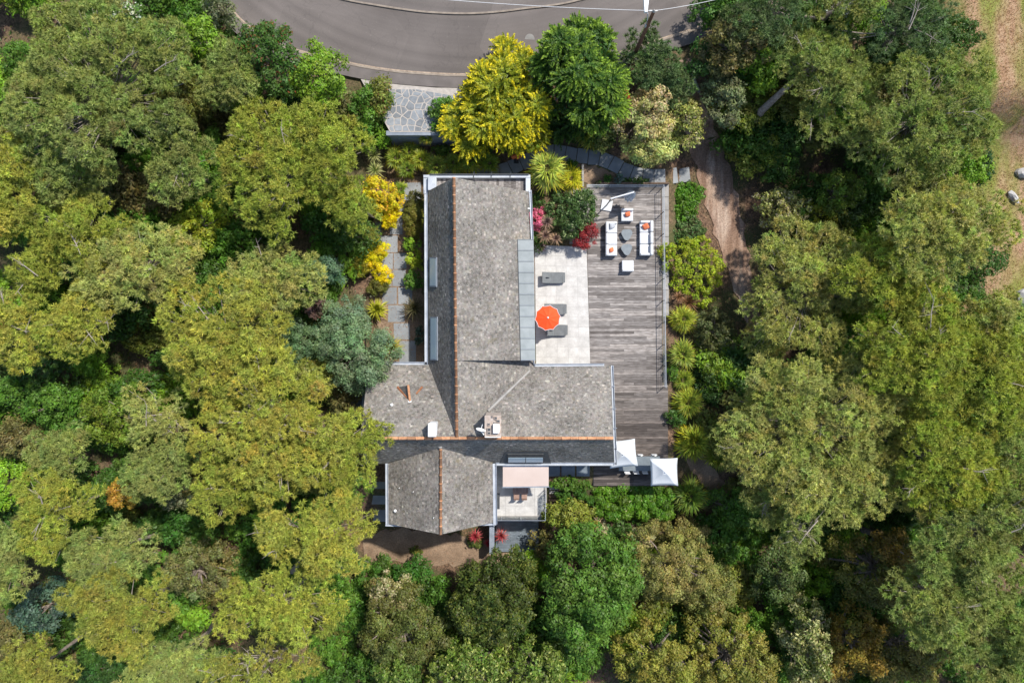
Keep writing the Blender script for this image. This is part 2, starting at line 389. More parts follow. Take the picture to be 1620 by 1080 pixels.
# driveway: crazy paving on top of the garage
dr = [P(*q, RZ+.03) for q in ((570, 124), (617, 209), (735, 209), (735, 139), (690, 139), (630, 134))]
dv = MB(); dv.slab(dr[::-1] if False else [dr[i] for i in (1, 2, 3, 4, 5, 0)], .3)
drive = tag(dv.build('driveway', 'driveway_mortar'), kind='structure')
def clip(poly, a, b):          # keep the side of p where (p-m).(b-a)<=0, m the midpoint
    m = (a+b)/2; d = b-a; out = []
    for i in range(len(poly)):
        p, q = poly[i], poly[(i+1) % len(poly)]; sp = (p-m).dot(d); sq = (q-m).dot(d)
        if sp <= 0: out.append(p)
        if sp*sq < 0: out.append(p+(q-p)*(sp/(sp-sq)))
    return out
def clip_line(poly, o, nrm):
    out = []
    for i in range(len(poly)):
        p, q = poly[i], poly[(i+1) % len(poly)]; sp = (p-o).dot(nrm); sq = (q-o).dot(nrm)
        if sp <= 0: out.append(p)
        if sp*sq < 0: out.append(p+(q-p)*(sp/(sp-sq)))
    return out
def convex_clip(poly, area):   # area counter-clockwise
    for i in range(len(area)):
        a, b = area[i], area[(i+1) % len(area)]; d = b-a; poly = clip_line(poly, a, Vector((d.y, -d.x)))
        if len(poly) < 3: return []
    return poly
def inset(poly, d):
    n = len(poly); c = sum(poly, Vector((0, 0)))/n; out = poly
    for i in range(n):
        a, b = poly[i], poly[(i+1) % n]; e = b-a
        if e.length < 1e-5: continue
        nr = Vector((e.y, -e.x)).normalized()
        out = clip_line(out, a-nr*d, nr)
        if len(out) < 3: return []
    return out
def ccw(poly):
    s = sum(poly[i].x*poly[(i+1) % len(poly)].y-poly[(i+1) % len(poly)].x*poly[i].y for i in range(len(poly)))
    return poly if s > 0 else poly[::-1]
def crazy(parent, area, z, cell, mat, name, joint, t, rnd):
    area = ccw([Vector((p.x, p.y)) for p in area]); x0 = min(p.x for p in area); x1 = max(p.x for p in area); y0 = min(p.y for p in area); y1 = max(p.y for p in area)
    sites = []; nx = int((x1-x0)/cell)+2; ny = int((y1-y0)/cell)+2
    for i in range(-1, nx+1):
        for j in range(-1, ny+1):
            sites.append(Vector((x0+(i+.5+rnd.uniform(-.48, .48))*cell, y0+(j+.5+rnd.uniform(-.48, .48))*cell)))
    for s in sites:
        if rnd.random() < .05: s.x += 1e6
    for s in sites:
        if not (x0-cell < s.x < x1+cell and y0-cell < s.y < y1+cell): continue
        poly = [s+Vector(q) for q in ((-2, -2), (2, -2), (2, 2), (-2, 2))]
        for t2 in sites:
            if t2 is not s and (t2-s).length < cell*3.5: poly = clip(poly, s, t2)
            if len(poly) < 3: break
        if len(poly) < 3: continue
        poly = convex_clip(poly, area)
        if len(poly) < 3: continue
        poly = inset(ccw(poly), joint)
        if len(poly) < 3: continue
        c = sum(poly, Vector((0, 0)))/len(poly)
        if max((p-c).length for p in poly) < .08: continue
        zz = z+rnd.uniform(-.004, .006)
        MB().prism([(p.x, p.y, z-.02) for p in poly], [(c.x+(p.x-c.x)*.97, c.y+(p.y-c.y)*.97, zz+t) for p in poly]).build(name, mat, parent, loc=(c.x, c.y, z))
crazy(drive, [P(*q, RZ+.03) for q in ((572, 126), (618, 208), (734, 208), (734, 141), (690, 141), (630, 136))], RZ+.03, .5, 'driveway_stone', 'flagstone', .035, .018, random.Random(3))
# garage front wall below the driveway
g0 = P(612, 208, RZ); g1 = P(760, 208, RZ)
gw = thing('garage_wall', (g0.x/2+g1.x/2, g0.y, 0), 'blue-grey rendered garage wall below the edge of the crazy-paved driveway', 'wall')
MB().box(((g0.x+g1.x)/2, g0.y-.13, 1.25), (g1.x-g0.x, .24, 2.9)).build('wall_face', 'garage_render', gw)
MB().box(((g0.x+g1.x)/2, g0.y-.12, 2.73), (g1.x-g0.x+.1, .34, .1)).build('coping', 'grey_frame', gw)
MB().box((g0.x+1.9, g0.y-.27, 1.0), (2.4, .06, 2.05)).build('garage_door', 'grey_frame', gw)

# dirt lane on the east side and the sandy clearing south of the house
def drape(name, pl, widths, mat, up=.03, k=40):
    c = resample(smooth_line(pl, 6), k); m = MB(); pts = []
    for i, (x, y) in enumerate(c):
        a = Vector(c[max(i-1, 0)]); b = Vector(c[min(i+1, k-1)]); t = (b-a).normalized(); nr = Vector((-t.y, t.x))
        w = np.interp(i/(k-1), np.linspace(0, 1, len(widths)), widths)*(1+.12*math.sin(i*1.7)+.08*math.sin(i*3.1))
        for s in (-.5, -.25, 0, .25, .5):
            q = Vector((x, y))+nr*w*s; pts.append(PG(q.x, q.y, up))
    m.v = pts; m.f = [(i*5+j, i*5+j+1, (i+1)*5+j+1, (i+1)*5+j) for i in range(k-1) for j in range(4)]
    return tag(m.build(name, mat, smooth=True), kind='structure')
drape('dirt_lane', [(1078, 95), (1092, 160), (1118, 235), (1140, 310), (1158, 380), (1176, 450), (1192, 510), (1200, 550)], [30, 38, 50, 52, 48, 38, 26, 14], 'lane_dirt')
drape('sand_path', [(575, 868), (640, 862), (700, 868), (760, 872), (800, 876), (870, 880)], [46, 52, 52, 44, 30, 20], 'sand_dirt')
drape('mulch_bed', [(668, 270), (730, 268), (800, 270)], [16, 14, 16], 'sand_dirt', .02, 20)
drape('mulch_bed', [(900, 268), (930, 276), (985, 285)], [26, 30, 12], 'sand_dirt', .02, 20)
drape('mulch_bed', [(644, 280), (650, 400), (655, 575)], [40, 34, 34], 'sand_dirt', .015, 30)
drape('mulch_bed', [(612, 350), (605, 400), (615, 480), (632, 575)], [40, 50, 50, 40], 'sand_dirt', .02, 30)
drape('mulch_bed', [(1075, 690), (1110, 740), (1150, 790)], [30, 30, 26], 'sand_dirt', .02, 20)

# ------------------------------------------------------------------ the house
ZE, ZR = 3.2, 6.6
CAMP = Vector((0, 0, CAMZ))
def plane(a, b, c):
    n = (b-a).cross(c-a).normalized()
    if n.z < 0: n = -n
    return a, n
def on(px, py, pl):
    d = P(px, py, 0)-CAMP; t = (pl[0]-CAMP).dot(pl[1])/d.dot(pl[1]); return CAMP+d*t
house = thing('house', (-2, -3, 0), 'large house with grey slate roofs and orange ridge tiles beside the pale terrace', 'house')
def roof_part(pl, pts, eave, label=None, thick=.14, rows=.14, wid=.17, seed=1):
    """slab under the slates plus every slate, clipped to the roof outline"""
    rnd = random.Random(seed); o, n = pl
    pts = [Vector(p) for p in pts]
    u = (eave[1]-eave[0]); u -= n*u.dot(n); u.normalize(); v = n.cross(u)
    if v.z < 0: u = -u; v = -v
    area = ccw([Vector(((p-o).dot(u), (p-o).dot(v))) for p in pts])
    to3 = lambda q, h: o+u*q.x+v*q.y+n*h
    slab = MB().prism([to3(q, -thick) for q in area], [to3(q, 0) for q in area]).build('roof', 'roof_under', house)
    if label: slab['label'] = label
    y0 = min(q.y for q in area); y1 = max(q.y for q in area); x0 = min(q.x for q in area); x1 = max(q.x for q in area)
    V = []; F = []; T = []; r = 0; y = y0-.02
    while y < y1:
        x = x0-rnd.random()*wid
        while x < x1:
            w = wid*rnd.uniform(.75, 1.3); hh = rows*rnd.uniform(.96, 1.12)
            rect = [Vector((x+.004, y)), Vector((x+w-.004, y)), Vector((x+w-.004, y+hh)), Vector((x+.004, y+hh))]
            q = convex_clip(rect, area)
            if len(q) >= 3:
                lift = rnd.uniform(.016, .03); tilt = rnd.uniform(-.03, .03); b = len(V); k = len(q)
                V += [to3(p, .002) for p in q]
                V += [to3(p, max(.004, lift*(1-.8*(p.y-y)/hh)+tilt*(p.x-x-w/2))) for p in q]
                g = rnd.gauss(1, .2)
                if rnd.random() < .1: g *= rnd.choice((.55, 1.6, 1.9))
                tc = (g*rnd.uniform(.95, 1.07), g*rnd.uniform(.97, 1.02), g*rnd.uniform(.9, 1.03))
                F.append(tuple(b+k+i for i in range(k))); T.append(tc)
                for i in range(k):
                    j = (i+1) % k; F.append((b+i, b+j, b+k+j, b+k+i)); T.append(tc)
            x += w
        y += rows; r += 1
    off = wloc(slab)
    me = bpy.data.meshes.new('slates'); me.from_pydata([tuple(p-off) for p in V], [], F); me.update(); me.materials.append(M('roof_slate'))
    at = me.attributes.new('tint', 'FLOAT_COLOR', 'FACE'); at.data.foreach_set('color', np.array([(*c, 1) for c in T], np.float32).ravel())
    tag(link('slates', me, slab), kind='stuff')
    return slab
A = P(718, 281, ZR); J = P(722.5, 693, ZR); Wr = P(570, 693, ZR); Er = P(970, 693, ZR)
L0 = P(678, 302, ZE); L1 = P(678.5, 577, ZE)
plL = plane(A, J, L1)                                  # steep west slope
R0 = P(836, 303, ZE); R1 = P(845, 580, ZE)
plR = plane(A, J, R1)                                  # east slope
plD = plane(A+Vector((0, 0, .03)), J+Vector((0, 0, .03)), P(846, 475, 4.35))   # raised shed dormer over the terrace
NE0 = P(966, 578, ZE)
plN = plane(J, Er, R1)                                 # north slope of the cross wing
plNW = plane(J, Wr, L1)
SE = P(972, 731, ZE)
plS = plane(J, Er, SE)                                 # steep south slope
ridgeS0 = on(697, 708, plS); zS = ridgeS0.z; ridgeS1 = P(697, 845, zS)
BL0, BL1 = P(614, 733, ZE), P(615, 828, ZE); BR0, BR1 = P(779, 731, ZE), P(780, 826, ZE)
plBL = plane(ridgeS0, ridgeS1, BL1); plBR = plane(ridgeS0, ridgeS1, BR1)
def onp(pl, *q): return [on(a, b, pl) for a, b in q]
main_roof = roof_part(plL, onp(plL, (718, 281), (678, 302), (678.5, 577), (722.5, 693)), (L0, L1), 'steep dark western slope of the main roof', seed=2)
roof_part(plR, onp(plR, (718, 281), (836, 303), (838, 382), (719, 382)), (R0, R1), seed=3)
roof_part(plR, onp(plR, (721, 566), (845, 566), (845, 580), (722.5, 693)), (R0, R1), seed=4)
dorm = roof_part(plD, onp(plD, (719.3, 379), (819, 379), (824, 570), (721.5, 570)), (P(818, 379, 4.6), P(824, 570, 4.6)), 'pale lichen-spotted raised eastern slope', .3, seed=5)
roof_part(plN, onp(plN, (845, 580), (966, 578), (970, 693), (722.5, 693)), (R1, NE0), seed=6)
roof_part(plNW, onp(plNW, (583, 577), (678.5, 577), (722.5, 693), (570, 693)), (P(580, 577, ZE), L1), seed=7)
sroof = roof_part(plS, onp(plS, (570, 693), (697, 693), (697, 708), (614, 733), (578, 733)), (P(580, 733, ZE), P(614, 733, ZE)), seed=8)
roof_part(plS, onp(plS, (697, 693), (970, 693), (972, 731), (779, 731), (697, 708)), (BR0, SE), seed=9)
roof_part(plBL, [ridgeS0, ridgeS1] + onp(plBL, (615, 828), (614, 733)), (BL0, BL1), seed=10)
roof_part(plBR, [ridgeS0, ridgeS1] + onp(plBR, (780, 826), (779, 731)), (BR0, BR1), seed=12)

# ridge tiles: half-round terracotta, one object each
def ridge_mesh(L, r=.15):
    m = MB(); k = 7; prof = [(math.cos(math.pi*i/(k-1))*r, math.sin(math.pi*i/(k-1))*r) for i in range(k)]
    for s, sc in ((0, 1.06), (.12, 1.06), (.121, .96), (1, .92)):
        for y, z in prof: m.v.append(Vector(((s-.5)*L, y*sc, z*sc-.05)))
    for a in range(3):
        for i in range(k-1): m.f.append((a*k+i, a*k+i+1, (a+1)*k+i+1, (a+1)*k+i))
    m.f.append(tuple(range(k))[::-1]); m.f.append(tuple(3*k+i for i in range(k)))
    me = bpy.data.meshes.new('ridge_tile'); me.from_pydata([tuple(v) for v in m.v], [], m.f); me.materials.append(M('terracotta'))
    me.polygons.foreach_set('use_smooth', [True]*len(me.polygons)); return me
RT = ridge_mesh(.62, .115)
def ridge_run(a, b, parent, step=.6, up=.03):
    d = b-a; n = max(1, round(d.length/step)); u = d/n
    for i in range(n):
        o = link('ridge_tile', RT, parent); o.location = a+u*(i+.5)+Vector((0, 0, up+random.uniform(-.01, .012)))-wloc(parent)
        o.rotation_euler = (0, random.uniform(-.015, .015), math.atan2(d.y, d.x)+random.uniform(-.02, .02)); o.scale = (u.length/.6, random.uniform(.92, 1.05), random.uniform(.92, 1.06))
ridge_run(A, J+Vector((0, .05, 0)), main_roof); ridge_run(P(590, 693, ZR), Er, sroof); ridge_run(ridgeS0+Vector((0, -.1, 0)), ridgeS1, sroof)
# light mortar valley between the two bright slopes, lead ball on the south ridge
MB().tube([on(838, 586, plN)+Vector((0, 0, .01)), on(772, 650, plN)+Vector((0, 0, .01))], [.1, .12], 6).build('valley_mortar', 'concrete', sroof)
MB().tube([ridgeS0+Vector((0, .12, -.05)), ridgeS0+Vector((0, .12, .2)), ridgeS0+Vector((0, .12, .24))], [.16, .14, .03], 10).build('ridge_end_cap', 'concrete', sroof)

# walls below the eaves
def inw(p, q, t, z0, z1, name='wall', mat='white_render'):
    d = (q-p); d.z = 0; L = d.length; c = (p+q)/2
    return MB().box((c.x, c.y, (z0+z1)/2), (L, t, z1-z0), rz=math.atan2(d.y, d.x)).build(name, mat, house)
def vs(v, z=0): return Vector((v.x, v.y, z))
ins = .35
WL = -5.85; WR = 1.15; YN = A.y-.3; YC = -2.05
def wallbox(x0, x1, y0, y1, z0, z1):
    MB().box(((x0+x1)/2, (y0+y1)/2, (z0+z1)/2), (x1-x0, y1-y0, z1-z0)).build('wall', 'white_render', house)
wallbox(WL, 1.1, YC-.5, YN, -.3, ZE-.12)
wallbox(-10.2, 6.95, -8.75, YC-.25, -.6, ZE-.2)
wallbox(-8.7, -1.75, -13.2, -8.7, -3.2, ZE-.2)
wallbox(.0, 1.45, -1.2, 7.45, 2.9, 4.1)
def gable(pts, t):
    pts = [Vector(p) for p in pts]; n = (pts[1]-pts[0]).cross(pts[2]-pts[0]).normalized()
    MB().prism([p for p in pts], [p+n*t for p in pts]).build('gable_wall', 'white_render', house)
gable([(WL, YN, ZE-.15), (1.0, YN, ZE-.15), (A.x, YN, ZR-.2)], .25)
gable([(6.9, -8.6, ZE-.2), (6.9, -2.2, ZE-.2), (6.6, J.y, ZR-.35)], -.2)
gable([(-10.1, -8.6, ZE-.2), (-10.1, -2.2, ZE-.2), (-9.9, J.y, ZR-.35)], .2)
gable([(-8.6, -13.15, ZE-.2), (-1.9, -13.15, ZE-.2), (ridgeS1.x, -13.15, zS-.25)], -.2)
def window(c, w, h, axis, parent=house):
    c = Vector(c); rz = 0 if axis == 'y' else math.pi/2
    f = MB().box(c, (w+.14, .12, h+.14), rz=rz).build('window', 'grey_frame', parent)
    MB().box(c, (w, .16, h), rz=rz).build('pane', 'window_glass', f)
for y in (-.2, 2.3, 4.8): window((1.13, y, 1.25), 1.9, 2.2, 'x')
for y in (.3, 2.8, 5.3): window((1.47, y, 3.5), 1.5, .8, 'x')
for x in (-4.4, -1.8): window((x, YN, 1.4), 1.6, 1.5, 'y')
for y in (-4.0, -6.6): window((6.98, y, 1.2), 1.8, 2.1, 'x')
for x in (3.0, 5.2): window((x, YC-.24, 1.15), 1.6, 2.1, 'y')
for x in (-7.3, -5.2, -3.2): window((x, -13.2, -.6), 1.3, 1.8, 'y')

# gutters and fascia strips (pale metal) along the eaves
def gutter(a, b, w=.16, name='gutter', mat='gutter_metal', h=.14):
    a = Vector(a); b = Vector(b); d = (b-a).normalized(); s = Vector((-d.y, d.x, 0)).normalized(); m = MB()
    up = Vector((0, 0, 1))
    m.bar(a-up*h/2, b-up*h/2, w, .02)
    m.bar(a+s*w/2, b+s*w/2, .025, h); m.bar(a-s*w/2, b-s*w/2, .025, h)
    return m.build(name, mat, house)
zg = ZE-.02
gutter(P(674, 300, zg), P(674.5, 577, zg), .22); gutter(P(839, 301, zg), P(842, 380, zg), .16)
gutter(P(606, 574.5, zg), P(675, 574.5, zg), .2); gutter(P(846, 577.5, zg), P(956, 577, zg), .18)
gutter(P(968.3, 578, zg), P(974, 734, zg), .17); gutter(P(784, 733.5, zg), P(976, 733.5, zg), .2)
gutter(P(612, 733, zg), P(612.5, 829, zg), .18); gutter(P(782.5, 733, zg), P(783.5, 829, zg), .26)
MB().bar(P(610, 830, zg-.1), P(640, 831, zg-.1), .14, .12).build('fascia', 'gutter_metal', house)
MB().bar(P(757, 829.5, zg-.1), P(785, 828.5, zg-.1), .14, .12).build('fascia', 'gutter_metal', house)
MB().bar(P(591, 574.5, zg), P(606, 574.5, zg), .2, .1).build('fascia', 'gutter_metal', house)
MB().bar(P(843, 566, 3.9), P(846, 580, 3.1), .1, .1).build('downpipe', 'grey_frame', house)
for x, y in ((969.5, 611), (971.5, 646), (972.5, 677)): MB().box(P(x, y, ZE+.08), (.34, .05, .05)).build('gutter_clip', 'grey_frame', house)
MB().tube([P(832.5, 303, ZE+.15), P(834.5, 312, ZE+.12), P(835.5, 345, ZE)], .035, 6).build('downpipe', 'white_plastic', house)
lamp = MB().tube([P(826, 330, ZE+.25), P(838, 330, ZE+.15)], [.09, .05], 8).build('wall_lamp', 'white_plastic', house)
wp = MB(); wp.tube([P(973.5, 691, 3.1), P(975.5, 711, 3.1)], .04, 6); wp.tube([P(970, 709, 3.1), P(975, 711, 3.1)], .04, 6); wp.build('downpipe', 'dark_metal', house)

# zinc strip: eleven standing-seam panels
zp0 = [on(819.2, 379, plD), on(824.2, 570, plD)]; zp1 = [P(844, 379, 4.42), P(847, 570, 4.42)]
zs = MB().prism([p-Vector((0, 0, .2)) for p in (zp0[0], zp1[0], zp1[1], zp0[1])], [p-Vector((0, 0, .01)) for p in (zp0[0], zp1[0], zp1[1], zp0[1])]).build('zinc_edge', 'grey_frame', dorm.parent)
NZ = 11
for i in range(NZ):
    a, b = i/NZ, (i+1)/NZ-.006
    q = [zp0[0].lerp(zp0[1], a), zp0[0].lerp(zp0[1], b), zp1[0].lerp(zp1[1], b), zp1[0].lerp(zp1[1], a)]
    m = MB(); up = Vector((0, 0, .012)); m.prism([p-up for p in q[::-1]], [p+up for p in q[::-1]])
    m.bar(q[0]+Vector((0, 0, .03)), q[3]+Vector((0, 0, .03)), .03, .05); m.build('zinc_panel', 'zinc', zs)
MB().bar(zp0[0]+Vector((-.03, 0, .03)), zp0[1]+Vector((-.03, 0, .03)), .05, .06).build('flashing', 'dark_metal', zs)

# roof windows
def quad_on(pl, x0, y0, x1, y1, h):
    return [on(x, y, pl)+pl[1]*h for x, y in ((x0, y1), (x1, y1), (x1, y0), (x0, y0))]
for x0, y0, x1, y1 in ((681, 407, 692, 454), (682, 501, 693, 570)):
    q0 = quad_on(plL, x0, y0, x1, y1, -.02); q1 = quad_on(plL, x0, y0, x1, y1, .09)
    sk = MB().prism(q0, q1).build('skylight', 'grey_frame', house)
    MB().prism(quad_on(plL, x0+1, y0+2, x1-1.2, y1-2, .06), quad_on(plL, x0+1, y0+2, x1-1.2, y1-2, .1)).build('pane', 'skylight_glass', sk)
lo = MB(); 
q = [on(790, 732, plS), on(872, 732, plS), on(866, 713, plS), on(800, 713, plS)]
zt = max(p.z for p in q)-.25
dormer = MB().prism([Vector((p.x, p.y, 2.9)) for p in q], [p+plS[1]*.05 for p in q]).build('dormer_window', 'roof_under', house)
a, b_, c_, d_ = on(803, 729.5, plS), on(860, 729.5, plS), on(860, 716, plS), on(803, 716, plS)
up = plS[1]*.12
MB().prism([p for p in (a, b_, c_, d_)], [p+up for p in (a, b_, c_, d_)]).build('dormer_frame', 'dark_metal', dormer)
for s0, s1 in ((.02, .49), (.51, .98)):
    w = [a.lerp(b_, s0).lerp(d_.lerp(c_, s0), .08), a.lerp(b_, s1).lerp(d_.lerp(c_, s1), .08), a.lerp(b_, s1).lerp(d_.lerp(c_, s1), .62), a.lerp(b_, s0).lerp(d_.lerp(c_, s0), .62)]
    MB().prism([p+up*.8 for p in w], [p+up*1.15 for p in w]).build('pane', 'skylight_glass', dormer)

# triangular roof vent on the north-west slope
v0, v1, vm_ = on(629, 612, plNW), on(668, 612, plNW), on(648, 608, plNW)
apex = on(648, 616, plNW)+Vector((0, .35, .75)); back = on(648.5, 634, plNW)
vent = MB().poly([v0, back, apex]).poly([back, v1, apex]).poly([v1, v0, apex]).build('roof_vent', 'roof_slate', house)
cs = np.ones((3, 4), np.float32)*.8; vent.data.attributes.new('tint', 'FLOAT_COLOR', 'FACE').data.foreach_set('color', cs.ravel())
MB().tube([apex+Vector((0, .02, .02)), back+Vector((0, 0, .04))], [.09, .09], 6).build('ridge_cap', 'terracotta', vent)
MB().tube([v0+Vector((0, 0, .02)), back.lerp(v0, .2)+Vector((0, 0, .02))], [.1, .06], 5).build('valley_flashing', 'rust_lead', vent)
MB().tube([v1+Vector((0, 0, .02)), back.lerp(v1, .5)+Vector((0, 0, .02))], [.1, .07], 5).build('valley_flashing', 'rust_lead', vent)
MB().box(back+Vector((0, -.02, .03)), (.22, .14, .1)).build('vent_tip', 'white_plastic', vent)
# white flue box near the ridge, small vents
fb = P(683.5, 680, 7.35)
flue = MB().box((fb.x, fb.y, 6.55), (.5, .86, 1.5)).build('flue_box', 'white_plastic', house)
MB().box((fb.x, fb.y, 7.33), (.56, .92, .08)).build('flue_cap', 'white_plastic', flue, bevel=.02)
MB().box((fb.x, fb.y-.47, 7.18), (.5, .06, .14)).build('flue_dark_strip', 'dark_metal', flue)  # dark strip on the box's south side, just below the cap
for x, y, pl in ((625.5, 807, plBL), (632, 771, plBL), (654, 777, plBL), (686, 818, plBL), (620, 640, plNW)):
    p = on(x, y, pl); r = .11 if x < 626 else .035
    MB().tube([p-Vector((0, 0, .1)), p+Vector((0, 0, .16)), p+Vector((0, 0, .22))], [r, r, r*.4], 10).build('vent_pipe', 'white_plastic', house)
# chimney
cz = 7.75; c0 = P(766.5, 657, cz); c1 = P(793, 692, cz); cx, cy = (c0.x+c1.x)/2, (c0.y+c1.y)/2; cw, ch = c1.x-c0.x, c0.y-c1.y
chim = MB().box((cx, cy, 6.2), (cw-.08, ch-.08, 3.0)).build('chimney', 'chimney_render', house)
MB().box((cx, cy, cz-.06), (cw, ch, .12)).build('chimney_top', 'chimney_render', chim, bevel=.02)
for x, y, w, h in ((784.5, 660.7, 3.2, 3.2), (788.4, 665.6, 4.2, 3.2), (773.6, 670.5, 2.6, 2.6), (773.8, 679, 4.6, 4.2), (773.8, 684.4, 4.2, 3.0), (783.2, 668.2, 1.6, 1.6), (779.5, 658.2, 1.6, 1.6)):
    p = P(x, y, cz); s = (CAMZ-cz)/FPX
    f = MB().box((p.x, p.y, cz+.05), (w*s+.06, h*s+.06, .14)).build('flue', 'chimney_render', chim)
    MB().box((p.x, p.y, cz+.1), (w*s, h*s, .06)).build('flue_opening', 'dark_metal', f)
p0, p1 = P(780, 670.5, cz+.3), P(790, 685, cz+.3)
MB().box(((p0.x+p1.x)/2, (p0.y+p1.y)/2, cz+.16), (p1.x-p0.x, p0.y-p1.y, .3)).build('flue_cowl', 'white_plastic', chim, bevel=.02)
rl = MB()
for i in range(7):
    x = cx-cw/2+.12+i*.14; rl.box((x, cy-ch/2+.06, cz+.1), (.03, .03, .22))
rl.box((cx, cy-ch/2+.06, cz+.22), (cw-.1, .04, .03)); rl.build('cowl_guard', 'white_plastic', chim)
# satellite dish on its mast beside the chimney
dp = P(760.5, 681, 8.0)
dish = MB().tube([(c0.x-.05, cy-.5, 6.3), (c0.x-.05, cy-.5, 8.0)], .035, 8).build('satellite_dish', 'white_plastic', house)
dm = MB(); k = 16; ring = []
nrm = Vector((.25, .95, .2)).normalized(); q = nrm.to_track_quat('Z', 'Y')
for rr, dd in ((.02, 0), (.2, .02), (.34, .07)):
    ring.append([dp+q @ Vector((math.cos(2*math.pi*i/k)*rr, math.sin(2*math.pi*i/k)*rr, dd)) for i in range(k)])
for r_ in ring: dm.v += r_
for a in range(2):
    for i in range(k): dm.f.append((a*k+i, a*k+(i+1) % k, (a+1)*k+(i+1) % k, (a+1)*k+i))
dm.f.append(tuple(range(k))); dm.build('reflector', 'white_plastic', dish, smooth=True)
MB().tube([dp, dp+nrm*.45+Vector((0, 0, -.1))], .02, 5).build('feed_arm', 'white_plastic', dish)
MB().tube([dp-nrm*.02, (c0.x-.05, cy-.5, 7.9)], .03, 5).build('bracket', 'white_plastic', dish)

# north balcony
by0, by1 = YN+.02, P(0, 279, ZE).y
bx0, bx1 = P(670, 0, ZE).x, P(839, 0, ZE).x
balc = MB().box(((bx0+bx1)/2, (by0+by1)/2, 2.72), (bx1-bx0, by1-by0, .2)).build('balcony', 'concrete', house)
nb = 40
for i in range(nb):
    x = bx0+.35+(bx1-bx0-.7)*(i+.5)/nb
    MB().box((x, (by0+by1)/2+.02, 2.84), ((bx1-bx0-.7)/nb-.012, by1-by0-.12, .04)).build('board', 'deck_wood', balc, loc=(x, (by0+by1)/2, 2.84))
MB().box(((bx0+bx1)/2, by1, 2.98), (bx1-bx0, .2, .5)).build('edge_beam', 'gutter_metal', balc)
MB().box((bx1-.17, (by0+by1)/2, 2.97), (.34, by1-by0, .45)).build('edge_beam', 'gutter_metal', balc)
MB().box((bx0+.15, (by0+by1)/2-.05, 2.95), (.3, by1-by0+.1, .45)).build('edge_beam', 'gutter_metal', balc)
MB().box((P(683.5, 290, 3.5).x, P(0, 290, 3.5).y, 3.2), (.62, 1.02, .62)).build('flue_box', 'gutter_metal', balc, bevel=.02)
MB().bar((bx0+.5, by1+.12, 3.33), (bx1-.1, by1+.12, 3.33), .06, .05).build('hand_rail', 'dark_metal', balc)
for px in (749, 777, 807):
    p = P(px, 281, 3.3); MB().bar((p.x, by1-.1, 3.25), (p.x+.05, by1+.3, 3.35), .05, .05).build('rail_bracket', 'dark_metal', balc)

# small south terrace with its railing, the awning and the lower deck
t0, t1 = P(784, 735, 0), P(863, 818, 0)
ter2 = tag(MB().box(((t0.x+t1.x)/2, (t0.y+t1.y)/2, -1.57), (t1.x-t0.x, t0.y-t1.y, 3.1)).build('balcony_terrace', 'tile_grout'), kind='structure')
def tiles(parent, x0, x1, y0, y1, nx, ny, z, mat, gap=.012):
    sx, sy = (x1-x0)/nx, (y1-y0)/ny
    me = None
    for j in range(ny):
        for i in range(nx):
            if me is None:
                o = MB().box((0, 0, 0), (sx-gap, sy-gap, .04)).build('tile', mat, parent, local=True, bevel=0); me = o.data
            else: o = link('tile', me, parent)
            o.location = Vector((x0+(i+.5)*sx, y0+(j+.5)*sy, z+.01+random.uniform(-.0015, .0015)))-wloc(parent)
tiles(ter2, t0.x+.02, t1.x-.1, t1.y+.12, t0.y-.02, 5, 5, 0, 'terrace_tile')
MB().box(((t0.x+t1.x)/2, t1.y+.02, .05), (t1.x-t0.x+.1, .2, .16)).build('coping', 'concrete', ter2)
MB().box((t1.x, (t0.y+t1.y)/2-.6, .05), (.18, t0.y-t1.y-1.2, .15)).build('coping', 'concrete', ter2)
rail = thing('glass_railing', (t1.x, t1.y, .05), 'low glass railing round the small tiled terrace under the awning', 'railing')
MB().box((t1.x-.06, (t1.y+P(0, 777, 0).y)/2, .6), (.03, abs(t1.y-P(0, 777, 0).y), .95)).build('glass_panel', 'rail_glass', rail)
MB().box(((t0.x+t1.x)/2, t1.y+.04, .6), (t1.x-t0.x-.2, .03, .95)).build('glass_panel', 'rail_glass', rail)
for x, y in ((t1.x-.06, t1.y+.05), (t1.x-.06, -11.7), (t0.x+2.0, t1.y+.04), (t0.x+.5, t1.y+.04)): MB().box((x, y, .58), (.05, .05, 1.0)).build('post', 'grey_frame', rail)
MB().bar((t1.x-.06, t1.y+.03, 1.09), (t1.x-.06, P(0, 777, 0).y, 1.09), .04).build('top_rail', 'grey_frame', rail)
MB().bar((t0.x+.2, t1.y+.04, 1.09), (t1.x-.06, t1.y+.04, 1.09), .04).build('top_rail', 'grey_frame', rail)
aw0, aw1 = P(795.5, 737, 2.95), P(868, 737, 2.95); ab0, ab1 = P(795.5, 769.5, 2.35), P(868, 768.5, 2.35)
awn = MB().prism([p-Vector((0, 0, .02)) for p in (ab0, ab1, aw1, aw0)], [ab0, ab1, aw1, aw0]).build('awning', 'awning_fabric', house)
for s in (.33, .66): MB().bar(aw0.lerp(aw1, s)+Vector((0, 0, .004)), ab0.lerp(ab1, s)+Vector((0, 0, .004)), .03, .008).build('seam', 'awning_fabric', awn)
MB().bar(ab0+Vector((-.03, -.04, -.03)), ab1+Vector((.03, -.04, -.03)), .09, .12).build('front_bar', 'grey_frame', awn)
MB().bar(aw0+Vector((0, .05, 0)), aw1+Vector((0, .05, 0)), .14, .14).build('cassette', 'gutter_metal', awn)
for s in (.15, .85):
    MB().bar(aw0.lerp(aw1, s)+Vector((0, 0, -.12)), ab0.lerp(ab1, s)+Vector((0, 0, -.08)), .05, .05).build('arm', 'gutter_metal', awn)
ld0, ld1 = P(784, 819, -2.5), P(852, 872, -2.5)
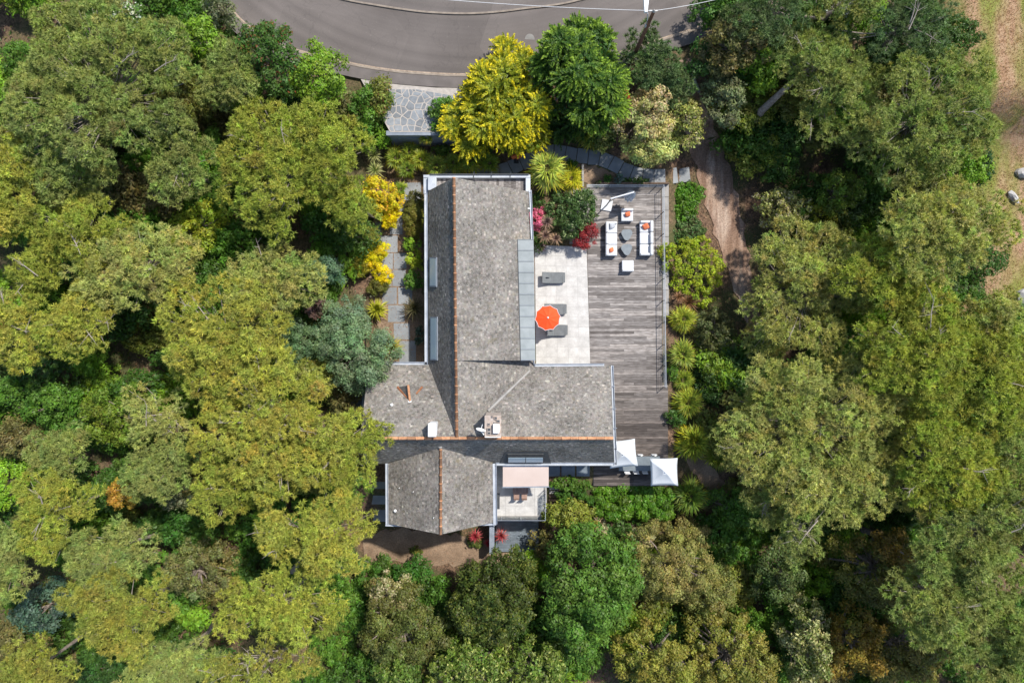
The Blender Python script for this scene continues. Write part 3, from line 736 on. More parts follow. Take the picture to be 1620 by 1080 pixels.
ldeck = tag(MB().box(((ld0.x+ld1.x)/2, (ld0.y+ld1.y)/2, -2.72), (ld1.x-ld0.x, ld0.y-ld1.y, .5)).build('lower_deck', 'dark_metal'), kind='structure')
n_ = 20
for i in range(n_):
    y = ld1.y+(ld0.y-ld1.y)*(i+.5)/n_
    x = ld0.x
    for L in ((ld1.x-ld0.x)*f for f in ((.55, .45) if i % 2 else (.35, .65))):
        MB().box((x+L/2, y, -2.45), (L-.012, (ld0.y-ld1.y)/n_-.012, .045)).build('plank', 'dark_slab', ldeck, loc=(x+L/2, y, -2.45)); x += L
w0, w1 = P(778, 830, -.6), P(778, 872, -1.6)
gw2 = thing('garden_wall', (w0.x, w0.y, -2.8), 'blue-grey rendered screen wall running south from the house between red spiky plants', 'wall')
MB().box((w0.x, (w0.y+w1.y)/2, -2.0), (.34, w0.y-w1.y, 2.0)).build('wall_face', 'garage_render', gw2)
MB().box((w0.x, (w0.y+w1.y)/2, -.97), (.4, w0.y-w1.y+.06, .06)).build('coping', 'grey_frame', gw2)
# blue-grey side wall beside the west wing
sw0, sw1 = P(575, 606, 1.6), P(573, 668, 1.6)
gw3 = thing('side_wall', (sw0.x, (sw0.y+sw1.y)/2, 0), 'narrow blue-grey wall along the west end of the house', 'wall')
MB().box((sw0.x, (sw0.y+sw1.y)/2, .7), (.25, sw0.y-sw1.y, 1.8)).build('wall_face', 'garage_render', gw3)

# ------------------------------------------------------------------ terrace, deck, paths
tz = 0.0
tc = [P(846, 388, 0), P(928, 390, 0), P(934, 581, 0), P(848, 581, 0)]
terr = tag(MB().slab([tc[3], tc[2], tc[1], tc[0]], .3).build('terrace', 'tile_grout'), kind='structure')
NX, NY = 5, 12; i0, i1 = P(824, 388, 0), P(928, 390, 0)
for j in range(NY):
    for i in range(NX):
        a = lambda s, t: (tc[0].lerp(tc[1], s)).lerp(tc[3].lerp(tc[2], s), t)
        g = .0045; s0, s1, q0, q1 = i/NX+g*.6, (i+1)/NX-g*.6, j/NY+g*.4, (j+1)/NY-g*.4
        pts = [a(s0, q1), a(s1, q1), a(s1, q0), a(s0, q0)]; c = sum(pts, Vector())/4; h = .012+random.uniform(-.001, .002)
        MB().prism([p-Vector((0, 0, .01)) for p in pts], [p+Vector((0, 0, h)) for p in pts]).build('tile', 'terrace_tile', terr, loc=c)
# more terrace under the house eaves
MB().slab([P(816, 581, 0), P(846.5, 581, 0), P(845, 388, 0), P(816, 388, 0)], .1).build('terrace_edge', 'tile_grout', terr)

deck = tag(MB().slab([P(934.5, 581, -.06), P(1050, 581, -.06), P(1046, 297, -.06), P(900, 297, -.06), P(900, 386, -.06), P(928.5, 386, -.06)], .25).build('deck', 'dark_metal'), kind='structure')
MB().slab([P(938, 768, -.06), P(1056, 768, -.06), P(1056, 581.2, -.06), P(938, 581.2, -.06)], .9).build('deck_frame', 'dark_metal', deck)
PLK = MB().box((0, 0, 0), (1, 1, .05)).build('plank', 'deck_wood', deck, local=True); PLM = PLK.data; bpy.data.objects.remove(PLK)
py = 297.0; row = 0
ROW = 4.05
while py < 767:
    y0, y1 = py, min(py+ROW, 768)
    ym = (y0+y1)/2
    if ym < 388: xl = 901
    elif ym < 581: xl = 928.6+(ym-388)/193*5.5
    elif ym < 733: xl = 940
    else: xl = 939
    xr = 1045.5+(ym-297)/470*5 if ym < 610 else 1057
    cuts = [xl]
    st = (0, 40, 20, 62)[row % 4] if ym < 720 else (20, 55, 0, 35)[row % 4]
    base = 925+st
    if xl+14 < base < xr-14: cuts.append(base)
    if base+78 < xr-14 and base+78 > xl+14: cuts.append(base+78)
    cuts.append(xr)
    for a, b in zip(cuts[:-1], cuts[1:]):
        p0, p1 = P(a, y0, 0), P(b, y1, 0)
        o = link('plank', PLM, deck); o.location = Vector(((p0.x+p1.x)/2, (p0.y+p1.y)/2, -.022+random.uniform(-.003, .003)))-wloc(deck)
        o.scale = (p1.x-p0.x-.01, p0.y-p1.y-.014, 1)
    py += ROW; row += 1
# coping of pale stone blocks on the north and east sides
cp = MB()
for k_ in range(10):
    y0, y1 = 291+k_*21, 291+(k_+1)*21-.6
    p0, p1 = P(1047.5+(y0-291)/470*5, y0, .05), P(1058, y1, .05)
    MB().box(((p0.x+p1.x)/2, (p0.y+p1.y)/2, -.15), (p1.x-p0.x, p0.y-p1.y, .42)).build('coping_stone', 'concrete', deck)
for k_ in range(6):
    x0 = 928+k_*20; p0, p1 = P(x0, 291.5, .04), P(x0+19.4, 296.5, .04)
    MB().box(((p0.x+p1.x)/2, (p0.y+p1.y)/2, -.15), (p1.x-p0.x, p0.y-p1.y, .4)).build('coping_stone', 'concrete', deck)
rw = thing('sleeper_wall', P(1000, 290, 0), 'weathered timber sleeper wall edging the north side of the deck', 'wall')
for k_ in range(4):
    p0, p1 = P(943+k_*29, 288.5, .35), P(943+(k_+1)*29-.5, 291, .35)
    MB().box(((p0.x+p1.x)/2, (p0.y+p1.y)/2, .1), (p1.x-p0.x, p0.y-p1.y, .6)).build('sleeper', 'old_wood', rw)
rw2 = thing('planter_edge', P(922, 280, 0), 'short upright timber edging beside the fan palm north of the deck', 'edging')
for k_ in range(4):
    p = P(922, 264+k_*9, .4); MB().box((p.x, p.y, .15), (.16, .42, .6)).build('sleeper', 'concrete', rw2)
# deck railing: posts, top rail and wires
rl_ = thing('deck_railing', P(1048, 300, 0), 'thin steel post and wire railing along the deck edge', 'railing')
ep = [(1046+(y-297)/470*5, y) for y in (299, 338, 372, 407, 442, 476, 510, 545, 578, 612)]
for x, y in ep + [(962, 296.5), (1036, 296.5)]:
    p = P(x, y, 0); MB().box((p.x, p.y, .48), (.045, .045, 1.0)).build('post', 'dark_metal', rl_)
r0, r1 = P(*ep[0], 0), P(*ep[-1], 0); n0 = P(928, 297, 0)
for z, rad in ((.98, .03), (.7, .01), (.45, .01), (.2, .01)):
    MB().tube([(n0.x, r0.y+.1, z), (r0.x, r0.y+.1, z), (r1.x, r1.y, z)], rad, 5).build('top_rail' if z > .9 else 'wire', 'gutter_metal', rl_)

# slab paths
def slabs(name, rects, mat, th=.05, z=None, kind='structure', up=.03):
    root = None
    for (x0, y0, x1, y1) in rects:
        q = [PG(x0, y1, up), PG(x1, y1, up), PG(x1, y0, up), PG(x0, y0, up)]
        zz = sum(p.z for p in q)/4
        q = [Vector((p.x+random.uniform(-.015, .015), p.y+random.uniform(-.015, .015), zz)) for p in q]; c = sum(q, Vector())/4
        if root is None:
            root = tag(MB().slab([c+(p-c)*.6-Vector((0, 0, .02)) for p in q], .1).build(name, mat), kind=kind)
        MB().slab(q, th).build('slab', mat, root, loc=c)
slabs('west_path', [(638, 289, 666, 317), (633, 318, 649, 344), (617, 345, 637, 371), (594, 352, 603, 371), (592, 375, 600.5, 399), (602, 373, 629, 399), (602, 400.5, 621.5, 425.5), (623, 400.5, 643, 425.5), (600, 427, 619.5, 452.5), (621, 427, 642, 452.5), (605, 454.5, 627.5, 481), (630, 454.5, 652, 481), (614, 483, 640, 509), (623, 511, 648, 537), (632, 539, 658, 575)], 'slab_stone')
slabs('step_path', [(866, 733, 886, 753), (888.5, 733, 909.5, 753), (912, 733, 933, 753)], 'dark_slab')
slabs('west_yard', [(556, 598, 572, 620), (556, 621, 572, 644), (556, 645, 572, 668)], 'dark_slab')
slabs('lower_yard', [(590, 752, 612, 772), (590, 773.5, 612, 795), (592, 796.5, 613, 822)], 'slab_stone')
cl = resample(smooth_line([(700, 276), (745, 273), (792, 272), (826, 257), (868, 241), (913, 246), (956, 252), (986, 268), (1016, 278), (1055, 279), (1091, 276)], 6), 400)
cpath = None; N = 22
for k_ in range(N):
    i, j = int(k_*399/N), int((k_+1)*399/N-1)
    q = []
    for idx, s in ((i, 1), (j, 1), (j, -1), (i, -1)):
        a, b = Vector(cl[max(idx-2, 0)]), Vector(cl[min(idx+2, 399)]); t = (b-a).normalized(); nr = Vector((-t.y, t.x)); p = Vector(cl[idx])+nr*s*(11.5+random.uniform(-1, 1)); q.append(PG(p.x, p.y, .04))
    c = sum(q, Vector())/4; q = [Vector((p.x, p.y, c.z)) for p in q]
    if cpath is None: cpath = tag(MB().slab([c+(p-c)*.5-Vector((0, 0, .02)) for p in q], .1).build('slate_path', 'slab_stone'), kind='structure')
    MB().slab(q, .06).build('slab', 'slab_stone', cpath, loc=c)
st = thing('garden_stairs', PG(874, 815), 'rough timber sleeper steps going down beside the small terrace', 'stairs')
for k_ in range(15):
    y = 772+k_*6.1; p = PG(876, y, .06-.0*k_); light = k_ < 2
    MB().box((p.x, p.y, p.z-.12), (.72+random.uniform(-.06, .06), .22, .26), rz=random.uniform(-.04, .04)).build('step', 'concrete' if light else 'old_wood', st)
kb = thing('lane_kerb', PG(1096, 130), 'low concrete edge lying beside the top of the dirt lane', 'kerb')
a, b = PG(1088, 106, .12), PG(1106, 147, .12)
for k_ in range(3):
    MB().bar(a.lerp(b, k_/3), a.lerp(b, (k_+1)/3-.01), .22, .3).build('kerb_block', 'concrete', kb)

# ------------------------------------------------------------------ furniture and small things
def rbox(c, size, name, mat, parent, r=.05, rz=0, seg=3, local=False):
    return MB().box(c, size, rz).build(name, mat, parent, bevel=r, seg=seg, smooth=True, local=local)
def pillow(c, w, h, t, name, mat, parent, rot):
    m = MB(); k = 8
    for side in (1, -1):
        b = len(m.v)
        for j in range(k+1):
            for i in range(k+1):
                u, v = i/k*2-1, j/k*2-1; e = (1-u**4)*(1-v**4)
                p = Vector((u*w/2*(1-.08*v*v), v*h/2*(1-.08*u*u), side*t/2*math.sqrt(max(e, 0))))
                m.v.append(Vector(c)+rot @ p)
        for j in range(k):
            for i in range(k):
                q = (b+j*(k+1)+i, b+j*(k+1)+i+1, b+(j+1)*(k+1)+i+1, b+(j+1)*(k+1)+i); m.f.append(q if side == 1 else q[::-1])
    return m.build(name, mat, parent, smooth=True)
def rotm(rx, ry, rz): return (Matrix.Rotation(rz, 3, 'Z') @ Matrix.Rotation(ry, 3, 'Y') @ Matrix.Rotation(rx, 3, 'X'))
def sofa(px0, py0, px1, py1, side, label, cushions):
    a, b = P(px0, py1, .45), P(px1, py0, .45); cx, cy = (a.x+b.x)/2, (a.y+b.y)/2; w, L = b.x-a.x, b.y-a.y
    t = thing('sofa', (cx, cy, 0), label, 'sofa', 'white sofas on the deck')
    rbox((cx, cy, .14), (w-.08, L-.08, .16), 'base', 'white_fabric', t, .03)
    for sx in (-1, 1):
        for sy in (-1, 1): MB().box((cx+sx*(w/2-.1), cy+sy*(L/2-.1), .03), (.05, .05, .07)).build('leg', 'dark_metal', t)
    d = w*.26
    for k_ in range(3):
        y = a.y+L*(k_+.5)/3
        rbox((cx-side*d/2*.9, y, .32), (w-d*.8, L/3-.025, .22), 'seat_cushion', 'white_fabric', t, .06)
        rbox((cx+side*(w/2-d/2), y, .5), (d, L/3-.03, .46), 'back_cushion', 'white_fabric', t, .1, seg=4)
    for s in (-1, 1): rbox((cx-side*.04, cy+s*(L/2-.11), .46), (w-.1, .2, .32), 'armrest', 'white_fabric', t, .08, seg=4)
    for (x, y, s, mat, lab) in cushions:
        p = P(x, y, .58)
        tag(pillow(p, s, s, .2, 'cushion', mat, None, rotm(.5, -.35*side, .4)), lab, 'cushion')
    return t
sofa(957.6, 350.5, 976.2, 405, -1, 'white three-seat sofa with backrest towards the house', [(967.5, 395, .38, 'orange_cushion', 'orange cushion on the white sofa beside the red-leaved shrub'), (969, 356.5, .5, 'grey_cushion', 'pale grey cushion lying on the white sofa')])
sofa(1012.4, 349, 1033, 404.5, 1, 'white three-seat sofa with backrest towards the steel railing', [(1021.5, 358.5, .5, 'orange_cushion', 'orange cushion on the white sofa next to the railing')])
def armchair(px0, py0, px1, py1, side, label, low):
    a, b = P(px0, py1, .4), P(px1, py0, .4); cx, cy = (a.x+b.x)/2, (a.y+b.y)/2; w, L = b.x-a.x, b.y-a.y
    t = thing('armchair', (cx, cy, 0), label, 'armchair')
    rbox((cx, cy, .13), (w-.06, L-.06, .16), 'base', 'white_fabric', t, .03)
    rbox((cx, cy-side*.06, .32), (w, L-.14, .22), 'seat_cushion', 'white_fabric', t, .05)
    rbox((cx, cy+side*(L/2-.11), .45), (w+.02, .22, .42 if not low else .3), 'backrest', 'white_fabric', t, .1, seg=4)
    for sx in (-1, 1):
        for sy in (-1, 1): MB().box((cx+sx*(w/2-.1), cy+sy*(L/2-.1), .03), (.05, .05, .07)).build('leg', 'dark_metal', t)
armchair(982.8, 330, 1001.5, 350, 1, 'white armchair with an orange cushion facing the two grey tables', False)
tag(pillow(P(993, 339, .58), .44, .4, .2, 'cushion', 'orange_cushion', None, rotm(.6, 0, .2)), 'orange cushion leaning in the white armchair', 'cushion')
armchair(984, 411.5, 1002.5, 430, -1, 'white low armchair without cushion at the open end of the lounge group', True)
def coffee(px, py, label, rz):
    p = P(px, py, .38); t = thing('coffee_table', (p.x, p.y, 0), label, 'table', 'grey coffee tables on the deck'); pts = []
    for i in range(30):
        a = 2*math.pi*i/30; r = .42*(1+.13*math.cos(3*(a-rz))); pts.append(Vector((p.x+r*math.cos(a)*.98, p.y+r*math.sin(a)*1.03, .38)))
    MB().slab(pts, .035).build('table_top', 'table_slate', t)
    for k_ in range(3):
        a = rz+k_*2*math.pi/3; MB().tube([(p.x+.3*math.cos(a), p.y+.3*math.sin(a), 0), (p.x+.2*math.cos(a), p.y+.2*math.sin(a), .36)], .018, 6).build('leg', 'dark_metal', t)
coffee(991.8, 370.5, 'rounded triangular grey coffee table beside the chair with the cushion', -math.pi/2)
coffee(991.5, 394, 'rounded triangular grey coffee table beside the cushionless low chair', -math.pi/2+.1)
def lounger(px0, py0, px1, py1, label, group=None):
    a, b = P(px0, py1, .4), P(px1, py0, .4); cy = (a.y+b.y)/2; w = b.y-a.y; L = b.x-a.x
    t = thing('sun_lounger', ((a.x+b.x)/2, cy, 0), label, 'sun lounger', group)
    x0, x1 = a.x, b.x; xh = x0+L*.38; xf = x0+L*.87
    MB().box(((xh+xf)/2, cy, .33), (xf-xh, w, .06)).build('seat', 'lounger_mesh', t, bevel=.015)
    MB().box(((xf+x1)/2+.01, cy+.02, .315), (x1-xf, w*.9, .05)).build('foot_rest', 'lounger_mesh', t, bevel=.015)
    rot = Matrix.Rotation(R(24), 3, 'Y'); ln = (xh-x0)/math.cos(R(24))
    MB().box(((x0+xh)/2, cy, .33+math.sin(R(24))*ln/2), (ln, w, .06), ax=rot).build('backrest', 'lounger_mesh', t, bevel=.015)
    for x in (x0+L*.12, x0+L*.82):
        for s in (-1, 1): MB().tube([(x-.04, cy+s*(w/2-.02), 0), (x, cy+s*(w/2-.05), .31)], .022, 6).build('leg', 'dark_metal', t)
    for s in (-1, 1): MB().bar((x0+L*.1, cy+s*(w/2-.03), .28), (x1-.1, cy+s*(w/2-.03), .28), .04, .05).build('side_rail', 'dark_metal', t)
    MB().bar((x0+L*.22, cy, .28), (x0+L*.1, cy, .45), .03, w*.7).build('back_support', 'dark_metal', t)
lounger(857.5, 430.5, 894, 448, 'grey mesh sun lounger standing alone in full sun on the pale tiles')
lounger(861, 480.5, 896.5, 497.5, 'grey mesh sun lounger half hidden under the orange parasol, towards the lone lounger')
lounger(863.5, 513.5, 898, 531, 'grey mesh sun lounger half under the orange parasol, towards the slate wing')
# orange parasol
up0 = P(866.8, 502.5, 2.45); pz = 2.45
par = thing('parasol', (up0.x, up0.y, 0), 'orange ten-sided parasol with white trim over the sun loungers', 'parasol')
MB().tube([(up0.x, up0.y, .02), (up0.x, up0.y, 2.5)], .025, 8).build('pole', 'white_plastic', par)
MB().tube([(up0.x, up0.y, 0), (up0.x, up0.y, .07)], .28, 16).build('base', 'concrete', par)
RAD = .98; zr = 2.12
for i in range(10):
    a0, a1 = 2*math.pi*(i+.2)/10, 2*math.pi*(i+1.2)/10; am = (a0+a1)/2
    pt = lambda a, r, z: Vector((up0.x+math.cos(a)*r, up0.y+math.sin(a)*r, z))
    apex_ = Vector((up0.x, up0.y, pz)); E = []; K = 6
    for k_ in range(K+1):
        s = k_/K; q = pt(a0, RAD, zr).lerp(pt(a1, RAD, zr), s); sag = 4*s*(1-s); q = q+(apex_-q)*.045*sag+Vector((0, 0, .02*sag)); E.append(q)
    mid = [apex_.lerp(q, .55)+Vector((0, 0, .03-.035*4*(k_/K)*(1-k_/K))) for k_, q in enumerate(E)]
    m = MB(); m.v = [apex_]+mid+E; m.f = [(0, 1+k_, 2+k_) for k_ in range(K)]+[(1+k_, 8+k_, 9+k_, 2+k_) for k_ in range(K)]
    pn = m.build('canopy_panel', 'orange_fabric', par)
    so = pn.modifiers.new('thick', 'SOLIDIFY'); so.thickness = .006
    MB().tube([q+Vector((0, 0, .004)) for q in E], .02, 5).build('hem', 'white_fabric', pn)
    MB().bar(apex_-Vector((0, 0, .04)), pt(a0, RAD, zr-.01), .015, .012).build('rib', 'white_plastic', par)
MB().tube([(up0.x, up0.y, pz-.01), (up0.x, up0.y, pz+.03), (up0.x, up0.y, pz+.09)], [.08, .07, .02], 10).build('finial', 'white_plastic', par)
def square_parasol(c, ap, label):
    z = 2.35; q = [P(x, y, z) for x, y in c]; a = P(*ap, z+.8)
    t = thing('parasol', (a.x, a.y, 0), label, 'parasol', 'white square parasols over the dining table')
    MB().tube([(a.x, a.y, 0), (a.x, a.y, z+.75)], .03, 8).build('pole', 'white_plastic', t)
    MB().box((a.x, a.y, .03), (.6, .6, .06)).build('base', 'concrete', t)
    for i in range(4):
        p0, p1 = q[i], q[(i+1) % 4]; m = MB(); K = 8; rows_ = 5; cen = (p0+p1)/2; inw_ = (a-cen); inw_.z = 0
        for r_ in range(rows_+1):
            s = r_/rows_
            for k_ in range(K+1):
                u = k_/K; e = p0.lerp(p1, u)+inw_*.045*4*u*(1-u)
                v = a.lerp(e, s)+Vector((0, 0, -.10*math.sin(math.pi*s)-.03*4*u*(1-u)*s)); m.v.append(v)
        for r_ in range(rows_):
            for k_ in range(K): b = r_*(K+1)+k_; m.f.append((b, b+K+1, b+K+2, b+1))
        o = m.build('canopy_panel', 'canopy_white', t, smooth=True); so = o.modifiers.new('thick', 'SOLIDIFY'); so.thickness = .006
        MB().bar(a-Vector((0, 0, .22)), p0-Vector((0, 0, .06))+(a-p0)*.04, .02, .02).build('rib', 'grey_frame', t)
    MB().tube([a-Vector((0, 0, .02)), a+Vector((0, 0, .05))], [.05, .02], 8).build('finial', 'white_plastic', t)
square_parasol([(965, 741), (1009.5, 736.5), (1004.5, 693.5), (961, 698.5)], (986, 719), 'white square parasol partly under the roof gutter')
square_parasol([(1029.5, 768.5), (1073, 768), (1072, 724), (1028, 724.5)], (1053, 747), 'white square parasol at the open end of the grey table')
# dining table and chairs on the deck
d0, d1 = P(979, 744.5, .75), P(1044, 721.5, .75)
dt = thing('dining_table', ((d0.x+d1.x)/2, (d0.y+d1.y)/2, 0), 'long slate-grey dining table between the white parasols', 'table')
MB().box(((d0.x+d1.x)/2, (d0.y+d1.y)/2, .73), (d1.x-d0.x, d1.y-d0.y, .05)).build('table_top', 'table_slate', dt, bevel=.01)
for sx in (.06, .94):
    for sy in (.1, .9): MB().box((d0.x+(d1.x-d0.x)*sx, d0.y+(d1.y-d0.y)*sy, .35), (.07, .07, .71)).build('leg', 'dark_metal', dt)
def chair(x, y, face, label, group, mat='white_plastic', zb=0, h=.44):
    t = thing('dining_chair', (x, y, zb), label, 'chair', group)
    MB().box((x, y, zb+h), (.44, .44, .04)).build('seat', mat, t, bevel=.02)
    MB().box((x, y-face*.22, zb+h+.22), (.42, .04, .42)).build('backrest', mat, t, bevel=.015)
    for sx in (-1, 1):
        for sy in (-1, 1): MB().tube([(x+sx*.2, y+sy*.2, zb), (x+sx*.17, y+sy*.17, zb+h-.01)], .016, 6).build('leg', 'dark_metal', t)
for x in (992, 1006, 1020, 1034):
    p = P(x, 744, .45); chair(p.x, p.y+.05, 1, 'white dining chair tucked under the grey table on the hedge side', 'white chairs on the hedge side')
for x in (992, 1012, 1034):
    p = P(x, 722, .45); chair(p.x, p.y-.02, -1, 'white dining chair tucked under the grey table on the open deck side', 'white chairs on the deck side')
# wooden table with two chairs under the awning, dark bench
w0, w1 = P(811, 780.5, .72), P(836, 752, .72)
wt = thing('wooden_table', ((w0.x+w1.x)/2, (w0.y+w1.y)/2, 0.03), 'brown slatted wooden table half under the beige awning', 'table')
for i in range(5):
    x = w0.x+(w1.x-w0.x)*(i+.5)/5; MB().box((x, (w0.y+w1.y)/2, .7), ((w1.x-w0.x)/5-.015, w1.y-w0.y, .04)).build('slat', 'table_wood', wt, loc=(x, (w0.y+w1.y)/2, .7))
for sx in (.08, .92):
    for sy in (.08, .92): MB().box((w0.x+(w1.x-w0.x)*sx, w0.y+(w1.y-w0.y)*sy, .355), (.06, .06, .66)).build('leg', 'table_wood', wt)
for i, x in enumerate((817, 829.5)):
    p = P(x, 784, .45); chair(p.x, p.y, 1, ('brown wooden chair at the slatted table, on the side of the dark bench', 'brown wooden chair at the slatted table, on the side of the sleeper steps')[i], 'wooden chairs at the slatted table', 'table_wood', .03)
b0, b1 = P(786, 805, .5), P(790.5, 780, .5)
bn = thing('planter_bench', ((b0.x+b1.x)/2, (b0.y+b1.y)/2, .03), 'narrow dark bench against the slate-roofed wing on the small terrace', 'bench')
MB().box(((b0.x+b1.x)/2, (b0.y+b1.y)/2, .46), (b1.x-b0.x, b1.y-b0.y, .06)).build('seat', 'dark_metal', bn, bevel=.01)
for s in (.1, .9): MB().box(((b0.x+b1.x)/2, b0.y+(b1.y-b0.y)*s, .24), (b1.x-b0.x-.04, .06, .4)).build('leg', 'dark_metal', bn)
# folded cantilever parasol on its white base
cb_ = P(959.5, 325, 0)
cu = thing('cantilever_parasol', (cb_.x, cb_.y, 0), 'folded white cantilever parasol on a square base plate at the corner of the deck', 'parasol')
MB().box((cb_.x, cb_.y, .07), (.86, .86, .1), rz=R(-10)).build('base_plate', 'white_fabric', cu, bevel=.02)
MB().bar((cb_.x-.4, cb_.y-.35, .14), (cb_.x+.05, cb_.y+.02, .14), .06, .05).build('base_arm', 'grey_frame', cu)
mt = Vector((cb_.x, cb_.y, 2.5)); MB().tube([(cb_.x, cb_.y, .1), mt], .045, 8).build('mast', 'dark_metal', cu)
tip = P(1003.5, 304, 2.85)
MB().tube([mt+Vector((0, 0, -.2)), mt+Vector((-.03, -.0, .05)), tip], .055, 8).build('arm', 'white_plastic', cu)
MB().tube([mt-Vector((0, 0, 1.3)), mt.lerp(tip, .3)], .025, 6).build('strut', 'dark_metal', cu)
MB().tube([tip+Vector((0, 0, .03)), tip-Vector((0, 0, .12))], .06, 8).build('hub', 'dark_metal', cu)
fm = MB(); KK = 18; base_ = len(fm.v)
for zz, rr in ((0, .05), (-.15, .13), (-.5, .22), (-1.0, .3), (-1.5, .33), (-1.62, .2)):
    for i in range(KK):
        a = 2*math.pi*i/KK; r = rr*(1+(.28 if i % 2 else -.2)); fm.v.append(tip+Vector((math.cos(a)*r-.12*(-zz), math.sin(a)*r-.04*(-zz), zz-.08)))
for j in range(5):
    for i in range(KK): i2 = (i+1) % KK; fm.f.append((j*KK+i, (j+1)*KK+i, (j+1)*KK+i2, j*KK+i2))
fm.build('folded_canopy', 'canopy_white', cu)
# rusty orange garden sculpture by the path: a bowl-shaped body of bent plates on a dark stem
sp_ = PG(816.5, 253, .0)
sc_ = thing('garden_sculpture', sp_, 'small orange rusted metal garden sculpture on a dark stem beside the slate path', 'sculpture')
MB().tube([sp_+Vector((.05, -.25, .0)), sp_+Vector((.03, -.08, .5)), sp_+Vector((0, 0, .75))], [.05, .06, .09], 7).build('stem', 'dark_metal', sc_)
for s in (-1, 1):
    bm_ = MB(); c_ = sp_+Vector((s*.17, .05, .85)); k = 10
    for zz, rr in ((-.22, .05), (-.12, .18), (0, .23), (.12, .19), (.2, .06)):
        for i in range(k):
            a = 2*math.pi*i/k; bm_.v.append(c_+Vector((math.cos(a)*rr*1.15, math.sin(a)*rr*(1+.2*math.cos(3*a)), zz+.05*math.cos(2*a+s))))
    for j in range(4):
        for i in range(k): i2 = (i+1) % k; bm_.f.append((j*k+i, j*k+i2, (j+1)*k+i2, (j+1)*k+i))
    bm_.f.append(tuple(range(k))[::-1]); bm_.f.append(tuple(4*k+i for i in range(k))); bm_.build('petal_plate', 'rusty_steel', sc_, smooth=True)
MB().box(sp_+Vector((0, -.1, .02)), (.4, .4, .06)).build('plinth', 'dark_metal', sc_)
# street lamp on a wooden pole, cables
lt = P(1034.5, 18, 10.6); lb = Vector((lt.x-.1, lt.y-.1, RZ-.02))
sl = thing('street_lamp', lb, 'leaning brown wooden pole with a white street lamp head over the road', 'street lamp')
MB().tube([lb-Vector((0, 0, .3)), lt], [.17, .11], 10).build('pole', 'pole_wood', sl)
MB().tube([lt, lt+Vector((0, 0, .15))], [.12, .05], 8).build('pole_cap', 'concrete', sl)
hd = P(1022, 8, 9.6); ar = Vector((lt.x-.12, lt.y-.05, 9.0))
MB().tube([ar, hd+Vector((.12, -.55, 0))], .035, 6).build('arm', 'gutter_metal', sl)
MB().prism([hd+Vector(v) for v in ((-.12, -.5, -.12), (.12, -.5, -.12), (.2, .38, -.12), (-.16, .4, -.12))], [hd+Vector(v) for v in ((-.1, -.48, .06), (.1, -.48, .06), (.17, .34, .06), (-.14, .36, .06))]).build('lamp_head', 'white_plastic', sl, bevel=.02)
MB().bar(lt+Vector((-.25, .12, -.2)), lt+Vector((.25, .12, -.2)), .06, .06).build('insulator_bar', 'white_plastic', sl)
MB().box(Vector((lt.x-.12, lt.y-.06, 8.7)), (.16, .1, .3)).build('junction_box', 'gutter_metal', sl)
for nm, a, b, lab in (('overhead_cable', lt, P(500, -20, 10.8), 'thin overhead cable from the lamp pole along the road past the driveway'), ('overhead_cable', lt, P(1240, -30, 10.6), 'thin overhead cable from the lamp pole towards the pines by the clearing')):
    pts = [a.lerp(b, i/14)-Vector((0, 0, .5*4*(i/14)*(1-i/14)))+Vector((0, .1, -.15)) for i in range(15)]
    tag(MB().tube(pts, .013, 5).build(nm, 'white_plastic', loc=pts[0]), lab, 'cable')
mk = tag(MB().tube([P(838, 62, RZ+.0), P(838, 62, RZ+.012)], .36, 20).build('manhole_cover', 'concrete'), 'round pale manhole cover in the road by the yellow conifer', 'manhole')
# boulders on the dry clearing
def boulder(px, py, sx, sy, sz, rz, label, sd_):
    p = PG(px, py); rnd = random.Random(sd_); m = MB(); k, rings = 10, 5
    for j in range(rings+1):
        ph = math.pi*j/rings
        for i in range(k):
            a = 2*math.pi*i/k; r = math.sin(ph)*(1+rnd.uniform(-.2, .2)); v = Vector((math.cos(a)*r*sx, math.sin(a)*r*sy, math.cos(ph)*sz*(1+rnd.uniform(-.1, .1))+sz*.4)); v.rotate(Matrix.Rotation(rz, 3, 'Z')); m.v.append(p+v)
    for j in range(rings):
        for i in range(k): i2 = (i+1) % k; m.f.append((j*k+i, (j+1)*k+i, (j+1)*k+i2, j*k+i2))
    tag(m.build('boulder', 'boulder_stone', loc=p), label, 'rock')
boulder(1601, 312, .62, .26, .3, -.9, 'long pale slab-like boulder lying on the dry grass', 1)
boulder(1617, 275, .6, .4, .35, -.2, 'pale rounded boulder with a dark hollow on the dry grass', 2)
boulder(1622, 470, .9, .8, .5, .7, 'big white boulder between the pines and the dry clearing', 3)

# ------------------------------------------------------------------ vegetation
def lobes(rng, rx, ry, hz, s, fill=.62, edge=.12, flat=.8, sep=.55, zn=.12):
    """centres and radii of the foliage pads that make up a crown (relative to the crown's base centre)"""
    n = max(3, int(fill*rx*ry/(s*s)*2.1)); out = []; tries = 0
    ph = rng.uniform(0, 6.28, 3)
    while len(out) < n and tries < n*25:
        tries += 1
        a = rng.uniform(0, 2*np.pi); r = math.sqrt(rng.uniform(0, 1))
        wob = 1+edge*(math.sin(2*a+ph[0])+.8*math.sin(3*a+ph[1])+.6*math.sin(5*a+ph[2]))
        rad = s*rng.uniform(.6, 1.45)
        x, y = math.cos(a)*r*wob*max(rx-rad*.6, .1), math.sin(a)*r*wob*max(ry-rad*.6, .1)
        z = hz*math.sqrt(max(0, 1-flat*r*r))+rng.normal(0, zn*hz)-rad*.5
        if any((x-o[0])**2+(y-o[1])**2+(z-o[2])**2 < (sep*(rad+o[3]))**2 for o in out): continue
        out.append((x, y, z, rad))
    return np.array(out)
